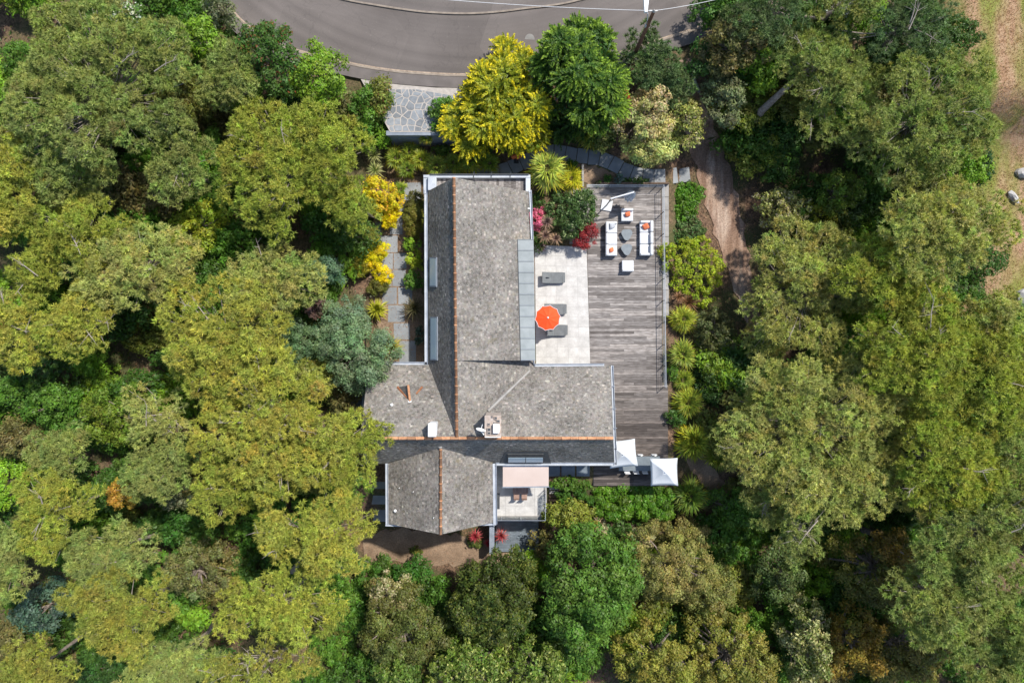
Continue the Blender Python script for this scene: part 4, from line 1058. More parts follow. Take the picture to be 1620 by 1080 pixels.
def rand_dirs(rng, n, zmin=-1.0):
    z = rng.uniform(zmin, 1, n); a = rng.uniform(0, 2*np.pi, n); r = np.sqrt(1-z*z)
    return np.stack([r*np.cos(a), r*np.sin(a), z], 1)
def tint(rng, base, n, v=.22, hue=.08):
    c = np.asarray(base, float)[None]*rng.normal(1, v, (n, 1)).clip(.4, 1.8)
    return c*rng.normal(1, hue, (n, 3)).clip(.7, 1.3)
def pine_crown(rng, rx, ry, hz, col, pad=.62, tl=.3, needles=34, dens=1.0, tip=(1.5, 1.4, 1.5), fill=.62):
    big = lobes(rng, rx, ry, hz, max(.95, min(1.5, .3*min(rx, ry))), fill=.52+fill*.5, edge=.16, sep=.56, zn=.2); V = []; C = []; lb = []
    big = np.concatenate([big, [(0, 0, hz*.8-.4, max(.95, min(1.5, .3*min(rx, ry))))]])
    for x, y, z, r in big:
        m_ = max(4, int(2.5*fill/.62*(r/pad)**2)); dd = rand_dirs(rng, m_*4, .05); kept = []
        for q in dd:
            if len(kept) < m_ and all(np.linalg.norm(q-w) > 1.05*pad/r*.9 for w in kept): kept.append(q)
        for q in kept: lb.append((x+q[0]*r*.92, y+q[1]*r*.92, z+q[2]*r*.72-.2, pad*rng.uniform(.62, 1.15)))
    lb = np.array(lb)
    for x, y, z, r in lb:
        k = max(6, int(20*dens*(r/.55)**2)); d = rand_dirs(rng, k, -.12)
        c = np.array([x, y, z])+d*np.array([r, r, r*.85])*rng.uniform(.6, .98, (k, 1))
        ax = unit(d*.55+np.array([0, 0, .7])+rng.normal(0, .15, (k, 3)))
        lc = tint(rng, col, 1, .1, .05)[0]; tc = tint(rng, lc, k, .12, .03)
        nd = unit(ax[:, None]*.75+rng.normal(0, .6, (k, needles, 3))); L = tl*rng.uniform(.7, 1.25, (k, needles, 1))
        s = unit(np.cross(nd, ax[:, None]+rng.normal(0, .5, (k, needles, 3))))*.0255*rng.uniform(.8, 1.4, (k, needles, 1))
        b = c[:, None]-ax[:, None]*.06+0*nd; e = b+nd*L
        V.append(np.stack([b-s, b+s, e], 2).reshape(-1, 3))
        up = nd[:, :, 2:3].clip(0, 1); mixv = rng.uniform(.78, 1.12, (k, needles, 1))
        C.append((tc[:, None]*mixv*np.where(rng.random((k, needles, 1)) < .2, np.array(tip), 1.0)).reshape(-1, 3))
    return np.concatenate(V), np.concatenate(C), lb
def leaf_crown(rng, rx, ry, hz, col, pad=.5, ll=.17, lw=.11, cover=1.15, fill=.75, flat=.8, var=.2, accent=None, acc=.0, zmin=-.2, lift=.35, squash=.8):
    lb = lobes(rng, rx, ry, hz, pad, fill=fill, flat=flat); V = []; C = []
    for x, y, z, r in lb:
        k = int(cover*.7*4*np.pi*r*r*.6/(ll*lw*.5)); d = rand_dirs(rng, k, zmin)
        bump_ = 1+.2*np.sin(d[:, :1]*9+x*5)*np.sin(d[:, 1:2]*9+y*5)+.12*np.sin(d[:, 2:3]*11+x*9)
        c = np.array([x, y, z])+d*np.array([r, r, r*squash])*np.where(rng.random((k, 1)) < .12, rng.uniform(1.0, 1.4, (k, 1)), rng.uniform(.58, 1.06, (k, 1)))*bump_
        nn = unit(d+np.array([0, 0, lift])+rng.normal(0, .45, (k, 3)))
        t = unit(np.cross(nn, rng.normal(0, 1, (k, 3)))); b = np.cross(nn, t)
        l = ll*1.12*rng.uniform(.6, 1.4, (k, 1)); w = lw*1.12*rng.uniform(.65, 1.35, (k, 1))
        V.append(np.stack([c-t*l*.45-b*w*.5, c-t*l*.35+b*w*.55, c+t*l*.6], 1).reshape(-1, 3))
        lc = tint(rng, col, 1, .12, .05)[0]
        cc = tint(rng, lc, k, var, .06)
        if accent is not None:
            share = acc*2*rng.random() if acc < .9 else acc
            mk_ = rng.random(k) < share; cc[mk_] = tint(rng, accent, int(mk_.sum()), .18, .05)
        C.append(cc)
    return np.concatenate(V), np.concatenate(C), lb
def spray_crown(rng, rx, ry, hz, col, tipc, n=300, sl=.9, leaf=.2):
    V = []; C = []
    lbs = lobes(rng, rx*.84, ry*.84, hz*.9, .8, fill=.75, edge=.2, sep=.5, zn=.2)
    pick = rng.integers(0, len(lbs), n); d = rand_dirs(rng, n, .0); out_ = unit(lbs[pick, :3]*np.array([1, 1, .0])+1e-6)
    d = unit(d+out_*.55); c = lbs[pick, :3]+d*lbs[pick, 3:4]*rng.uniform(.5, .95, (n, 1))
    hd_ = unit(d[:, :2]+rng.normal(0, .35, (n, 2))*(d[:, 2:3] > .8)); hd_ = np.concatenate([hd_, np.full((n, 1), .3)], 1)
    ax = unit(hd_+rng.normal(0, .22, (n, 3))); L = sl*rng.uniform(.6, 1.2, (n, 1))
    side = unit(np.cross(ax, np.array([0, 0, 1.0])+rng.normal(0, .3, (n, 3)))); upv = np.cross(side, ax)
    K = 24; t = np.linspace(.0, 1, K)
    gold = np.where(rng.random((n, 1)) < .62, rng.uniform(.55, 1, (n, 1)), rng.uniform(0, .35, (n, 1)))
    for k in range(K):
        sgn = 1 if k % 2 else -1; base = c+ax*L*t[k]-np.array([0, 0, 1.0])*L*.4*t[k]**2
        sub = unit(ax*.75+side*sgn*(.75-.35*t[k])+upv*rng.normal(.05, .3, (n, 1))+rng.normal(0, .18, (n, 3)))
        e = base+sub*leaf*(1.15-.7*t[k])*rng.uniform(.7, 1.2, (n, 1))
        wv = unit(np.cross(sub, upv+rng.normal(0, .4, (n, 3))))*.05
        V.append(np.stack([base-wv, base+wv, e], 1).reshape(-1, 3))
        f = np.clip((t[k]-.15)*1.5*gold+.05+rng.normal(0, .1, (n, 1)), 0, 1)
        C.append((np.asarray(col)*(1-f)+np.asarray(tipc)*f)*rng.normal(1, .24, (n, 1)).clip(.4, 1.7))
    # inner mass of darker green, older foliage
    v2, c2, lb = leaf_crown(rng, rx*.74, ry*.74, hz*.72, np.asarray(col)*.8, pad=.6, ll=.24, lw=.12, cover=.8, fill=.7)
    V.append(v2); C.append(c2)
    return np.concatenate(V), np.concatenate(C), lb

def limb_paths(mb, base, top, lb, origin, rng, thick=.06, every=1):
    for i, (x, y, z, r) in enumerate(lb):
        if i % every: continue
        f = rng.uniform(.35, .95); s = base.lerp(top, f); e = origin+Vector((x, y, z))
        mid = s.lerp(e, .5)+Vector((rng.normal(0, .12), rng.normal(0, .12), -.15*(e-s).length*.4))
        mb.tube([s, mid, e, e+(e-mid)*.12+Vector((0, 0, .1))], [thick, thick*.65, thick*.35, .008], 5, cap=False)
SEED = [100]
def nrng():
    SEED[0] += 1; return np.random.default_rng(SEED[0])
def pine(px, py, rx, ry, top, col, label, group=None, trunk=None, thick=.2, dens=1.0, pad=.54, tl=.27, dead=0, tip=(1.55, 1.42, 1.5), hz=None, needles=18, lean=(0, 0), fill=.62, cat='pine tree'):
    ANCHOR.append((px, py, label)); rng = nrng(); top = 3.5+(top-3.5)*.62; zc = top-1.2; s = (CAMZ-zc)/FPX; c = P(px, py, zc); RX, RY = rx*s*1.07, ry*s*1.07
    hz = hz or min(2.6, .9+.28*(RX+RY)/2); org = Vector((c.x, c.y, top-hz))
    V, C, lb = pine_crown(rng, RX, RY, hz, col, pad, tl, needles, dens, tip, fill)
    if trunk: base = PG(*trunk[0])
    else:
        bx, by = c.x+lean[0]+rng.normal(0, .3), c.y+lean[1]+rng.normal(0, .3); base = Vector((bx, by, ground(bx, by)))
    t = thing('pine_tree', base, label, cat, group)
    me = np_mesh('crown', V+np.array(org-base), 3, C, 'needle'); link('crown', me, t)
    topv = Vector((c.x, c.y, org.z+hz*.55))
    pts = [base-Vector((0, 0, .2))]
    if trunk:
        for q in trunk[1:]: pts.append(P(q[0], q[1], q[2]*.66))
        pts.append(topv)
    else:
        for f in (.35, .7): pts.append(base.lerp(topv, f)+Vector((rng.normal(0, .18), rng.normal(0, .18), 0)))
        pts.append(topv)
    k = len(pts); MB().tube(pts, [thick*(1-.75*i/(k-1)) for i in range(k)], 9).build('trunk', 'bark', t, smooth=True)
    mb = MB(); limb_paths(mb, pts[-2], topv-Vector((0, 0, hz*.45)), lb, org-Vector((0, 0, .25)), rng, .045, 2)
    for q in range(dead):
        i_ = rng.integers(0, len(lb)); x_, y_, z_, r_ = lb[i_]; e = org+Vector((x_, y_, z_+r_*.75)); d = Vector((x_, y_, 0)); d = d.normalized() if d.length > .1 else Vector((1, 0, 0))
        s0 = e-d*rng.uniform(.8, 1.8)-Vector((0, 0, .35)); e = e+d*.3+Vector((rng.normal(0, .2), rng.normal(0, .2), .15))
        mb.tube([s0, s0.lerp(e, .5)+Vector((rng.normal(0, .08), rng.normal(0, .08), .05)), e], [.045, .03, .008], 5)
        for w in range(5):
            f = rng.uniform(.3, .95); q0 = s0.lerp(e, f); mb.tube([q0, q0+d*rng.uniform(.1, .4)+Vector((rng.normal(0, .35), rng.normal(0, .35), .12))], [.02, .005], 4)
    mb.build('branches', 'bark' if not dead else 'twig_grey', t)
    return t
VARIANT = {}; ANCHOR = []
def bush(px, py, rx, ry, h, col, label, cat='shrub', group=None, name='shrub', key=None, kind='leaf', ground_up=0.0, z0=None, smooth_form=False, **kw):
    """leafy plant standing on the ground; h is its height in metres; px, py mark the middle of its crown"""
    if not key: ANCHOR.append((px, py, label))
    rng = nrng(); g = PG(px, py).z if z0 is None else z0
    zc = g+h*.65; s = (CAMZ-zc)/FPX; c = P(px, py, zc); RX, RY = rx*s, ry*s
    base = Vector((c.x, c.y, ground(c.x, c.y) if z0 is None else z0))
    t = thing(name, base, label, cat, group)
    if key and key in VARIANT:
        me0, r0, h0 = VARIANT[key]
        o = link('crown', me0, t); o.scale = (RX/r0[0], RY/r0[1], h/h0); o.rotation_euler[2] = 0
        if 'tintmul' in kw: o.color = (*kw['tintmul'], 1)
        st_ = MB().tube([(0, 0, -.1), (.05, .02, h*.6)], [.05+.02*h, .02], 6).build('stem', 'bark', t, local=True)
        return t
    kw.pop('tintmul', None)
    low = kw.pop('low', .35)
    hz = h*(1-low)
    if kind == 'leaf': V, C, lb = leaf_crown(rng, RX, RY, hz, col, **kw)
    elif kind == 'spray': V, C, lb = spray_crown(rng, RX, RY, hz, col, **kw)
    V = V+np.array([0, 0, h*low]); 
    me = np_mesh('crown', V, 3, C, 'leaf'); link('crown', me, t)
    if key: VARIANT[key] = (me, (RX, RY), h)
    mb = MB(); mb.tube([(0, 0, -.1), (.06*h, .02*h, h*.4), (.02, 0, h*.8)], [.035*h+.03, .025*h+.02, .02], 7)
    if lb is not None and h > 2.5:
        limb_paths(mb, Vector((0, 0, h*.2)), Vector((0, 0, h*.7)), lb, Vector((0, 0, h*low)), rng, .02*h, 2)
    mb.build('stem' if h < 2.5 else 'trunk', 'bark', t, local=True)
    return t

# colours (linear albedo)
OL = (.34, .385, .068); OLG = (.285, .34, .1); OLY = (.395, .41, .08); OLD = (.16, .19, .05); OLB = (.4, .425, .13); BLG = (.14, .21, .085); OLS = (.3, .32, .064)
DARK = (.06, .125, .02); GREEN = (.1, .205, .025); BRIGHT = (.18, .3, .025); LIME = (.28, .34, .028); OLIVE = (.17, .19, .035)
BROWN = (.17, .15, .05); GREY = (.15, .17, .085); TEAL = (.075, .13, .085); GOLD = (.55, .40, .015); CREAM = (.5, .44, .27); LAUREL = (.09, .17, .025)

# pines, west of the house
WW = 'maritime pines of the west wood'; 
pine(150, 148, 162, 128, 12.5, OLG, 'very broad grey-green pine crown near the west bend of the road', dead=4, thick=.32, pad=.55)
pine(368, 120, 40, 55, 10, OLG, 'small grey-green pine against the bushes at the road bend')
pine(105, 285, 72, 44, 9, OLG, 'low dull pine tucked below the very broad grey-green crown')
pine(14, 300, 52, 78, 11, OLY, 'yellowish pine at the edge of the wood by the rusty leaf litter')
pine(128, 368, 88, 48, 10.5, OL, 'wide flat olive pine between two yellowish pines', dead=1)
pine(200, 432, 92, 72, 11.5, OLB, 'dense pine with buff-tipped tufts in the middle of the west wood', dead=1)
pine(72, 428, 42, 42, 9, OL, 'small olive pine with bare curved branches beside it', dead=4)
pine(132, 512, 64, 54, 10.5, OLY, 'yellow-green pine above lime undergrowth', dead=2)
pine(25, 515, 52, 60, 10, OLY, 'deep-wood yellowish pine with thin crown in the far west', dead=3, fill=.5)
pine(292, 268, 48, 46, 9.5, OLG, 'grey-green pine with a pale dead branch reaching over dark shrubs', dead=4)
pine(462, 262, 104, 104, 12, OL, 'large round olive pine beside the crazy-paved driveway bushes', dead=3, thick=.28)
pine(560, 325, 42, 40, 9, OL, 'narrow olive pine lobe overhanging the golden shrubs by the west path', fill=.55)
pine(428, 448, 62, 58, 9.5, OLB, 'dull grey-olive pine next to the blue-green mimosa', dead=2)
pine(350, 535, 100, 90, 12.5, OLY, 'broad sunlit yellow-olive pine facing the blue-green mimosa', dead=4, thick=.28)
pine(418, 668, 114, 98, 13, OLY, 'very large sunlit pine west of the slate wing', dead=5, thick=.32)
pine(540, 712, 64, 52, 11, OL, 'pine whose dark green branch tips overhang the west roof end', dead=2)
pine(362, 765, 52, 52, 10, OL, 'dense sunlit pine south-west of the very large pine', dead=1)
pine(255, 742, 55, 44, 8.5, OLG, 'small grey-green pine beside the golden round shrub')
pine(95, 718, 46, 42, 8.5, OLG, 'pale soft pine among brown undergrowth', dead=2)
pine(85, 812, 62, 60, 11, OL, 'olive pine in the south-west wood with bare twigs around', dead=3)
pine(24, 880, 44, 60, 9, OLG, 'tall grey-green pine behind the olive one with bare twigs around')
pine(172, 880, 74, 52, 9.5, OLG, 'grey-green pine between the golden ochre shrub and a broader pine', dead=1)
pine(195, 968, 90, 58, 11.5, OLS, 'broadest dense olive pine in the south-west wood', dead=1, thick=.28)
pine(502, 842, 90, 62, 12, OLY, 'pine leaning over the sandy clearing with its trunk showing', trunk=[(452, 915), (478, 885, 6)], dead=2, thick=.26)
pine(440, 958, 104, 56, 11, OL, 'wide pine south of the clearing with a pale trunk below', dead=2, thick=.28)
pine(400, 1058, 84, 44, 10.5, OLS, 'thin pine with white bare branches at the southern wood edge', trunk=[(500, 985), (470, 1015, 6)], dead=7, fill=.4, thick=.24)
pine(275, 1052, 74, 40, 9, OLG, 'flat grey-green pine next to the thin pine with white bare branches', dead=2)
pine(55, 1062, 56, 40, 9.5, OLS, 'olive pine beside the brown bush in the far south-west corner')
pine(245, 655, 44, 46, 8, OLB, 'thin dull pine with a fan of bare twigs in the wood', dead=5, fill=.45)
# pines, east of the house
EW = 'maritime pines of the east wood'
pine(1318, 132, 78, 86, 10, OLG, 'grey-green pine with a thick curved trunk leaning from the shrubs by the lane', trunk=[(1188, 208), (1205, 175, 5.5), (1245, 138, 8), (1278, 110, 9.5)], thick=.34, dead=5)
pine(1210, 25, 62, 40, 11, BLG, 'dark green pine at the edge of the road near the lamp', trunk=[(1270, 60), (1300, 30, 7)], fill=.5)
pine(1425, 42, 76, 52, 10.5, BLG, 'dark flat-branched pine at the top of the dry clearing', dead=4, fill=.45, pad=.5)
pine(1350, 5, 60, 26, 11, OLG, 'sparse pine with a long dark trunk by the clearing and the road', trunk=[(1280, 60), (1310, 22, 7), (1370, 2, 9)], fill=.4, dead=3, thick=.26)
pine(1465, 185, 108, 94, 12, OLG, 'broad grey-green pine beside the dry grass clearing', dead=2, thick=.3)
pine(1445, 222, 50, 46, 8.5, OLG, 'dull pine with dark gaps between the two grey-green crowns', dead=3)
pine(1492, 370, 96, 84, 12, OLB, 'buff-green pine edging the dry clearing with a pale trunk showing', trunk=[(1440, 470), (1455, 425, 6), (1475, 395, 8)], dead=2, thick=.28)
pine(1275, 462, 104, 96, 6.2, OLB, 'dense sunlit pine overhanging the dirt lane', dead=2, thick=.28)
pine(1395, 435, 66, 58, 10, OL, 'olive pine standing over a green bush in the east wood', dead=1)
pine(1462, 565, 92, 92, 11.5, OL, 'broad olive pine east of the largest sunlit crown', dead=5)
pine(1560, 600, 66, 92, 11, OL, 'tall narrow olive pine beyond the broad olive pine', dead=2)
pine(1570, 505, 40, 46, 10, OLB, 'pine with buff tufts next to the big white boulder')
pine(1290, 672, 150, 112, 8.5, OLB, 'largest sunlit pine of the east wood, facing the palms by the deck', dead=6, thick=.34)
pine(1340, 765, 100, 58, 8, OLB, 'pine with hanging grey-green tufts south of the largest sunlit crown', dead=3)
pine(1215, 775, 44, 46, 6, OLG, 'grey-green pine south of the palms', dead=4, fill=.5)
pine(1500, 735, 84, 70, 11, OL, 'olive pine above the dark evergreen gap in the east', dead=2)
pine(1595, 720, 44, 68, 10.5, OLG, 'narrow grey-green pine beside a brown shrub at the wood edge')
pine(1558, 862, 92, 110, 12, OLG, 'very broad grey-green pine in the south-east wood', dead=2, thick=.3)
pine(1490, 950, 90, 82, 11.5, OLG, 'grey-green pine next to the ochre-green loose tree', dead=1)
pine(1592, 1010, 52, 80, 11, OLG, 'tall grey-green pine in the far south-east corner')
pine(1268, 838, 40, 44, 8, OLG, 'thin pine with bare crossed twigs in the south-east wood', dead=6, fill=.4)
pine(1032, 98, 42, 44, 7, BLG, 'bluish-green young pine between the green conifer and the lane', pad=.45, fill=.8)
pine(1058, 140, 34, 30, 5.5, BLG, 'low bluish pine shading the top of the lane', pad=.45, fill=.5)

# garden conifers by the road
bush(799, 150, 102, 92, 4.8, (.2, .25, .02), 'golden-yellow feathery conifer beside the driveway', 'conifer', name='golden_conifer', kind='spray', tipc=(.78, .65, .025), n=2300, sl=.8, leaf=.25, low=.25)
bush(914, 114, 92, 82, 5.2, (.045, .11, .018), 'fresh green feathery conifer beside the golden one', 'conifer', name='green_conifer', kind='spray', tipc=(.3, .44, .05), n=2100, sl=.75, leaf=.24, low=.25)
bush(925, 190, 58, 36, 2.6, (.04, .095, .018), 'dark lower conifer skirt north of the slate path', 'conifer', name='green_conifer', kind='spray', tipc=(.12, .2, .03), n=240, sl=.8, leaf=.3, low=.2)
bush(712, 175, 38, 34, 3.4, GREEN, 'round mid-green shrub between the driveway and the golden conifer', name='round_shrub', pad=.35, ll=.15, lw=.09, ground_up=2.6)
bush(790, 185, 76, 46, 2.2, DARK, 'dark green mass under the golden conifer', name='round_shrub', pad=.5)

def B(px, py, rx, ry, h, col, label, **kw): return bush(px, py, rx, ry, h, col, label, **kw)
# shrubs and broadleaf trees named one by one
B(205, 26, 34, 20, 3, LAUREL, 'white-flowered laurel by the road bend', accent=(.6, .62, .5), acc=.25)
B(345, 16, 32, 30, 3.5, GREY, 'pale grey-green bush at the corner of the road')
B(320, 62, 40, 36, 3.5, BRIGHT, 'bright green shrub beside the broad grey pine and the road', pad=.42)
B(430, 95, 58, 62, 5, DARK, 'dark glossy tree next to the road with reddish tips', cat='tree', name='broadleaf_tree', accent=(.22, .08, .03), acc=.06)
B(508, 118, 46, 54, 4.5, BRIGHT, 'bright green leafy tree at the road edge west of the driveway', cat='tree', name='broadleaf_tree', pad=.5, ll=.2)
B(578, 168, 44, 40, 3.2, GREEN, 'green laurel bush along the west edge of the driveway')
B(592, 208, 34, 26, 2.6, BRIGHT, 'rounded bright green shrub at the garage wall end')
B(540, 165, 36, 30, 3.0, BROWN, 'brown-green bush behind the driveway laurel')
B(600, 150, 20, 34, 2.6, OLIVE, 'olive bush with rusty leaves overhanging the driveway', accent=(.2, .1, .04), acc=.1)
B(1026, 180, 46, 54, 5.0, (.46, .43, .17), 'tan and cream leaved tree north of the slate path', cat='tree', name='broadleaf_tree', accent=(.62, .48, .3), acc=.3, pad=.38, ll=.15)
B(1028, 234, 44, 38, 4.2, (.46, .48, .17), 'pale yellow-green shrub overhanging the slate path', pad=.38, ll=.15)
B(1086, 186, 32, 42, 4.0, (.3, .32, .08), 'pale-tipped olive shrub beside the top of the lane', accent=(.45, .38, .2), acc=.15, pad=.38)
B(960, 205, 24, 30, 3, OLD, 'dull green shrub between the conifer and the tan tree')
B(985, 142, 16, 10, 4.4, (.4, .1, .03), 'rust-red tipped shrub below the green conifer', pad=.3, ll=.14)
B(903, 336, 40, 40, 2.4, (.06, .115, .028), 'dark glossy rounded shrub between the palm and the terrace', pad=.3, ll=.16, lw=.1, accent=(.26, .33, .14), acc=.1, cover=1.3)
B(928, 372, 19, 24, 1.7, (.3, .035, .04), 'crimson feathery maple shrub at the corner of terrace and deck', pad=.24, ll=.14, lw=.05, fill=.9)
B(850, 346, 13, 19, 2.0, (.58, .13, .22), 'pink-flowered shrub against the gutter by the spiky plants', pad=.2, ll=.12)
B(850, 372, 14, 26, 1.0, DARK, 'low dark planting between the house and the spiky plants', pad=.25)
B(850, 318, 14, 20, 1.4, DARK, 'dark leafy shrub under the big fan palm by the house', pad=.25)
B(604, 312, 34, 30, 2.4, (.58, .48, .02), 'golden-orange leaved shrub around the palm by the west path', pad=.3, ll=.14, accent=(.7, .38, .05), acc=.08)
B(617, 343, 18, 18, 1.5, (.72, .58, .008), 'brilliant yellow low shrub beside the west path', pad=.2, ll=.11, lw=.07, cover=1.5)
B(592, 402, 24, 24, 1.6, (.66, .56, .01), 'yellow heath-like shrub next to the path slabs', pad=.22, ll=.11, lw=.06, cover=1.5)
B(606, 434, 16, 16, 1.3, (.72, .58, .008), 'smaller yellow mound touching the yellow heath shrub', pad=.2, ll=.11, lw=.06, cover=1.5)
B(570, 415, 20, 24, 1.4, (.32, .3, .03), 'lime-yellow grassy shrub behind the yellow heath shrub', pad=.25, ll=.16, lw=.05)
B(598, 454, 17, 14, 1.1, (.15, .15, .03), 'brown-green clipped dome by the path', pad=.2, ll=.1, lw=.06, cover=1.5)
B(655, 345, 20, 30, 1.6, (.19, .18, .03), 'olive clipped dome against the house gutter', pad=.24, ll=.1, lw=.06, cover=1.5)
B(655, 318, 14, 20, 1.4, (.12, .12, .03), 'dark olive clipped dome at the north-west house corner', pad=.22, ll=.1, lw=.06, cover=1.5)
B(652, 385, 15, 14, 1.1, BRIGHT, 'bright green leafy plant below the olive dome', pad=.2)
B(656, 412, 14, 17, 1.2, LIME, 'lime green shrub under the roof window side of the house', pad=.22)
B(654, 444, 15, 17, 1.1, GREEN, 'green shrub between the lime shrub and the bronze flax', pad=.22)
B(664, 530, 10, 16, .9, TEAL, 'blue-green low shrub at the end of the west bed', pad=.2)
B(555, 372, 40, 36, 3.4, DARK, 'dark glossy tree beside the yellow shrubs', cat='tree', name='broadleaf_tree', accent=(.12, .2, .03), acc=.15)
B(568, 560, 64, 64, 5.6, (.19, .28, .14), 'large blue-green mimosa overhanging the west wing', cat='tree', name='mimosa_tree', pad=.4, ll=.13, lw=.07, cover=1.1, fill=.85)
B(545, 500, 44, 36, 4.6, (.18, .27, .14), 'upper blue-green mimosa crown by the fern', cat='tree', name='mimosa_tree', pad=.4, ll=.13, lw=.07)
B(512, 432, 36, 24, 4.0, (.11, .2, .11), 'teal feathery mimosa behind the yellow heath', cat='tree', name='mimosa_tree', pad=.38, ll=.13, lw=.07)
B(474, 540, 42, 38, 4.2, (.13, .21, .1), 'dull blue-green mimosa on the wood side', cat='tree', name='mimosa_tree', pad=.4, ll=.13, lw=.07)
B(503, 490, 18, 16, 4.2, (.13, .075, .065), 'purple-brown leaved bush among the mimosas', pad=.28)
B(500, 598, 46, 40, 4.6, (.26, .28, .055), 'yellowish-olive shrub west of the mimosa', accent=(.3, .3, .12), acc=.1)
B(545, 625, 30, 34, 2.4, BROWN, 'brown-green bush along the side yard of the west wing')
B(312, 362, 46, 44, 4, LIME, 'lime green tree glowing among dark shrubs in the west wood', cat='tree', name='broadleaf_tree', pad=.4)
B(335, 250, 36, 40, 3, GREEN, 'green bush under the pale dead branch', pad=.4)
B(245, 310, 48, 40, 3, BROWN, 'brownish bush below the very broad pine')
B(190, 655, 62, 50, 5, (.16, .23, .025), 'lime green broadleaf tree in the western hollow', cat='tree', name='broadleaf_tree')
B(80, 638, 50, 36, 4, GREEN, 'fresh green tree beside the lime one in the western hollow', cat='tree', name='broadleaf_tree')
B(22, 620, 30, 26, 3.6, GREEN, 'small green tree next to yellowish pines in the far west')
B(35, 690, 46, 34, 3.6, BROWN, 'brown-olive bush beside the pale soft pine')
B(205, 776, 28, 26, 4.2, (.42, .27, .04), 'golden ochre round shrub in the dark south-west hollow', pad=.3, ll=.13)
B(285, 825, 34, 32, 3, (.05, .14, .02), 'vivid green bush in the dark gap south-west', pad=.35)
B(285, 780, 26, 24, 3, GREY, 'pale grey-green bush above the dark gap')
B(312, 900, 46, 52, 5, (.17, .18, .06), 'olive rounded tree with fine pale leaves in the south-west wood', cat='tree', name='broadleaf_tree', pad=.34, ll=.13)
B(78, 958, 50, 40, 4.6, TEAL, 'blue-green broadleaf tree at the south-west', cat='tree', name='broadleaf_tree')
B(30, 1010, 46, 50, 4, BROWN, 'brown bush in the far south-west corner')
B(175, 1058, 60, 36, 4, (.045, .11, .02), 'dark green tree at the south end of the west wood', cat='tree', name='broadleaf_tree')
B(160, 1030, 40, 26, 3, DARK, 'very dark shrub beside the green tree at the south end')
B(636, 985, 74, 66, 6, (.13, .15, .035), 'large olive-green oak south of the sandy clearing', cat='tree', name='oak_tree', pad=.5, ll=.16)
B(622, 935, 38, 36, 4.6, (.26, .25, .09), 'cream-flowering shrub on the south side of the sandy clearing', accent=CREAM, acc=.3, pad=.36, ll=.14)
B(655, 905, 36, 24, 2.6, (.055, .14, .02), 'bright green rounded bush bordering the sandy clearing')
B(700, 925, 24, 28, 3, GREEN, 'green bush between the oak and the round dark tree')
B(785, 942, 76, 74, 6.5, (.065, .095, .016), 'round dark green tree south of the lower deck', cat='tree', name='oak_tree', pad=.42, ll=.16, cover=1.3, fill=.95, accent=(.15, .17, .03), acc=.2)
B(745, 1050, 70, 48, 5.5, (.13, .19, .03), 'laurel with pale glossy leaves below the olive oak', cat='tree', name='laurel_tree', pad=.42, ll=.22, lw=.13, accent=(.42, .45, .13), acc=.12)
B(840, 1052, 62, 44, 5.5, (.13, .19, .03), 'laurel with pale glossy leaves below the round dark tree', cat='tree', name='laurel_tree', pad=.42, ll=.22, lw=.13, accent=(.42, .45, .13), acc=.12)
B(625, 1058, 48, 34, 4.5, (.11, .18, .03), 'laurel with yellow-green highlights beside the dark south gap', cat='tree', name='laurel_tree', pad=.42, ll=.22, lw=.13, accent=(.35, .4, .1), acc=.1)
B(930, 925, 84, 98, 7, (.1, .195, .028), 'large fresh green maple south of the hedge', cat='tree', name='maple_tree', pad=.6, ll=.2, lw=.13, fill=1.1, flat=.7)
B(865, 862, 28, 30, 3, (.19, .18, .05), 'dull olive bush next to the sleeper steps', pad=.34)
B(905, 815, 40, 34, 3.4, (.24, .27, .04), 'lime-green shrub between the steps and the hedge', pad=.34)
B(938, 838, 24, 20, 3.6, (.36, .3, .17), 'cream-tipped shrub beside the lime-green shrub', pad=.3, accent=CREAM, acc=.3)
B(1050, 888, 78, 58, 5.5, (.28, .26, .075), 'tan-olive fine leaved tree under the palm bank', cat='tree', name='olive_tree', pad=.42, ll=.13, lw=.08)
B(1070, 842, 60, 26, 3.4, (.24, .225, .065), 'lower tan-olive tree bordering the hedge', cat='tree', name='olive_tree', pad=.38, ll=.13, lw=.08)
B(1120, 935, 50, 52, 5.0, (.23, .23, .06), 'tan-olive tree next to the pale-flowered tree', cat='tree', name='olive_tree', pad=.42, ll=.13, lw=.08)
B(1040, 1040, 72, 52, 6, (.27, .26, .045), 'golden-olive broad tree at the south', cat='tree', name='olive_tree', pad=.42, ll=.14)
B(1150, 1035, 84, 60, 6.5, (.25, .24, .045), 'broad golden-olive tree beside the pale-flowered tree', cat='tree', name='olive_tree', pad=.42, ll=.14)
B(1270, 1010, 40, 64, 6.5, (.17, .2, .05), 'green tree covered with pale yellow flowers', cat='tree', name='flowering_tree', accent=(.5, .48, .22), acc=.3, pad=.36)
B(1340, 1010, 54, 62, 6.5, (.24, .17, .025), 'ochre-leaved tree beside the pale-flowered tree', cat='tree', name='broadleaf_tree', pad=.5)
B(1390, 900, 84, 66, 7, (.16, .15, .03), 'ochre-green loose tree in the south-east wood', cat='tree', name='broadleaf_tree', pad=.55, fill=.6)
B(1400, 860, 34, 30, 8, (.22, .15, .03), 'rust-ochre treetop in the south-east wood', cat='tree', name='broadleaf_tree')
B(1425, 1025, 70, 56, 6, (.17, .16, .035), 'olive broadleaf tree at the south-east', cat='tree', name='broadleaf_tree')
B(1230, 905, 46, 48, 5, (.1, .14, .04), 'green tree with yellow touches south of the thin pine', cat='tree', name='broadleaf_tree')
B(1160, 800, 42, 34, 3.6, GREEN, 'green bush east of the palm by the hedge')
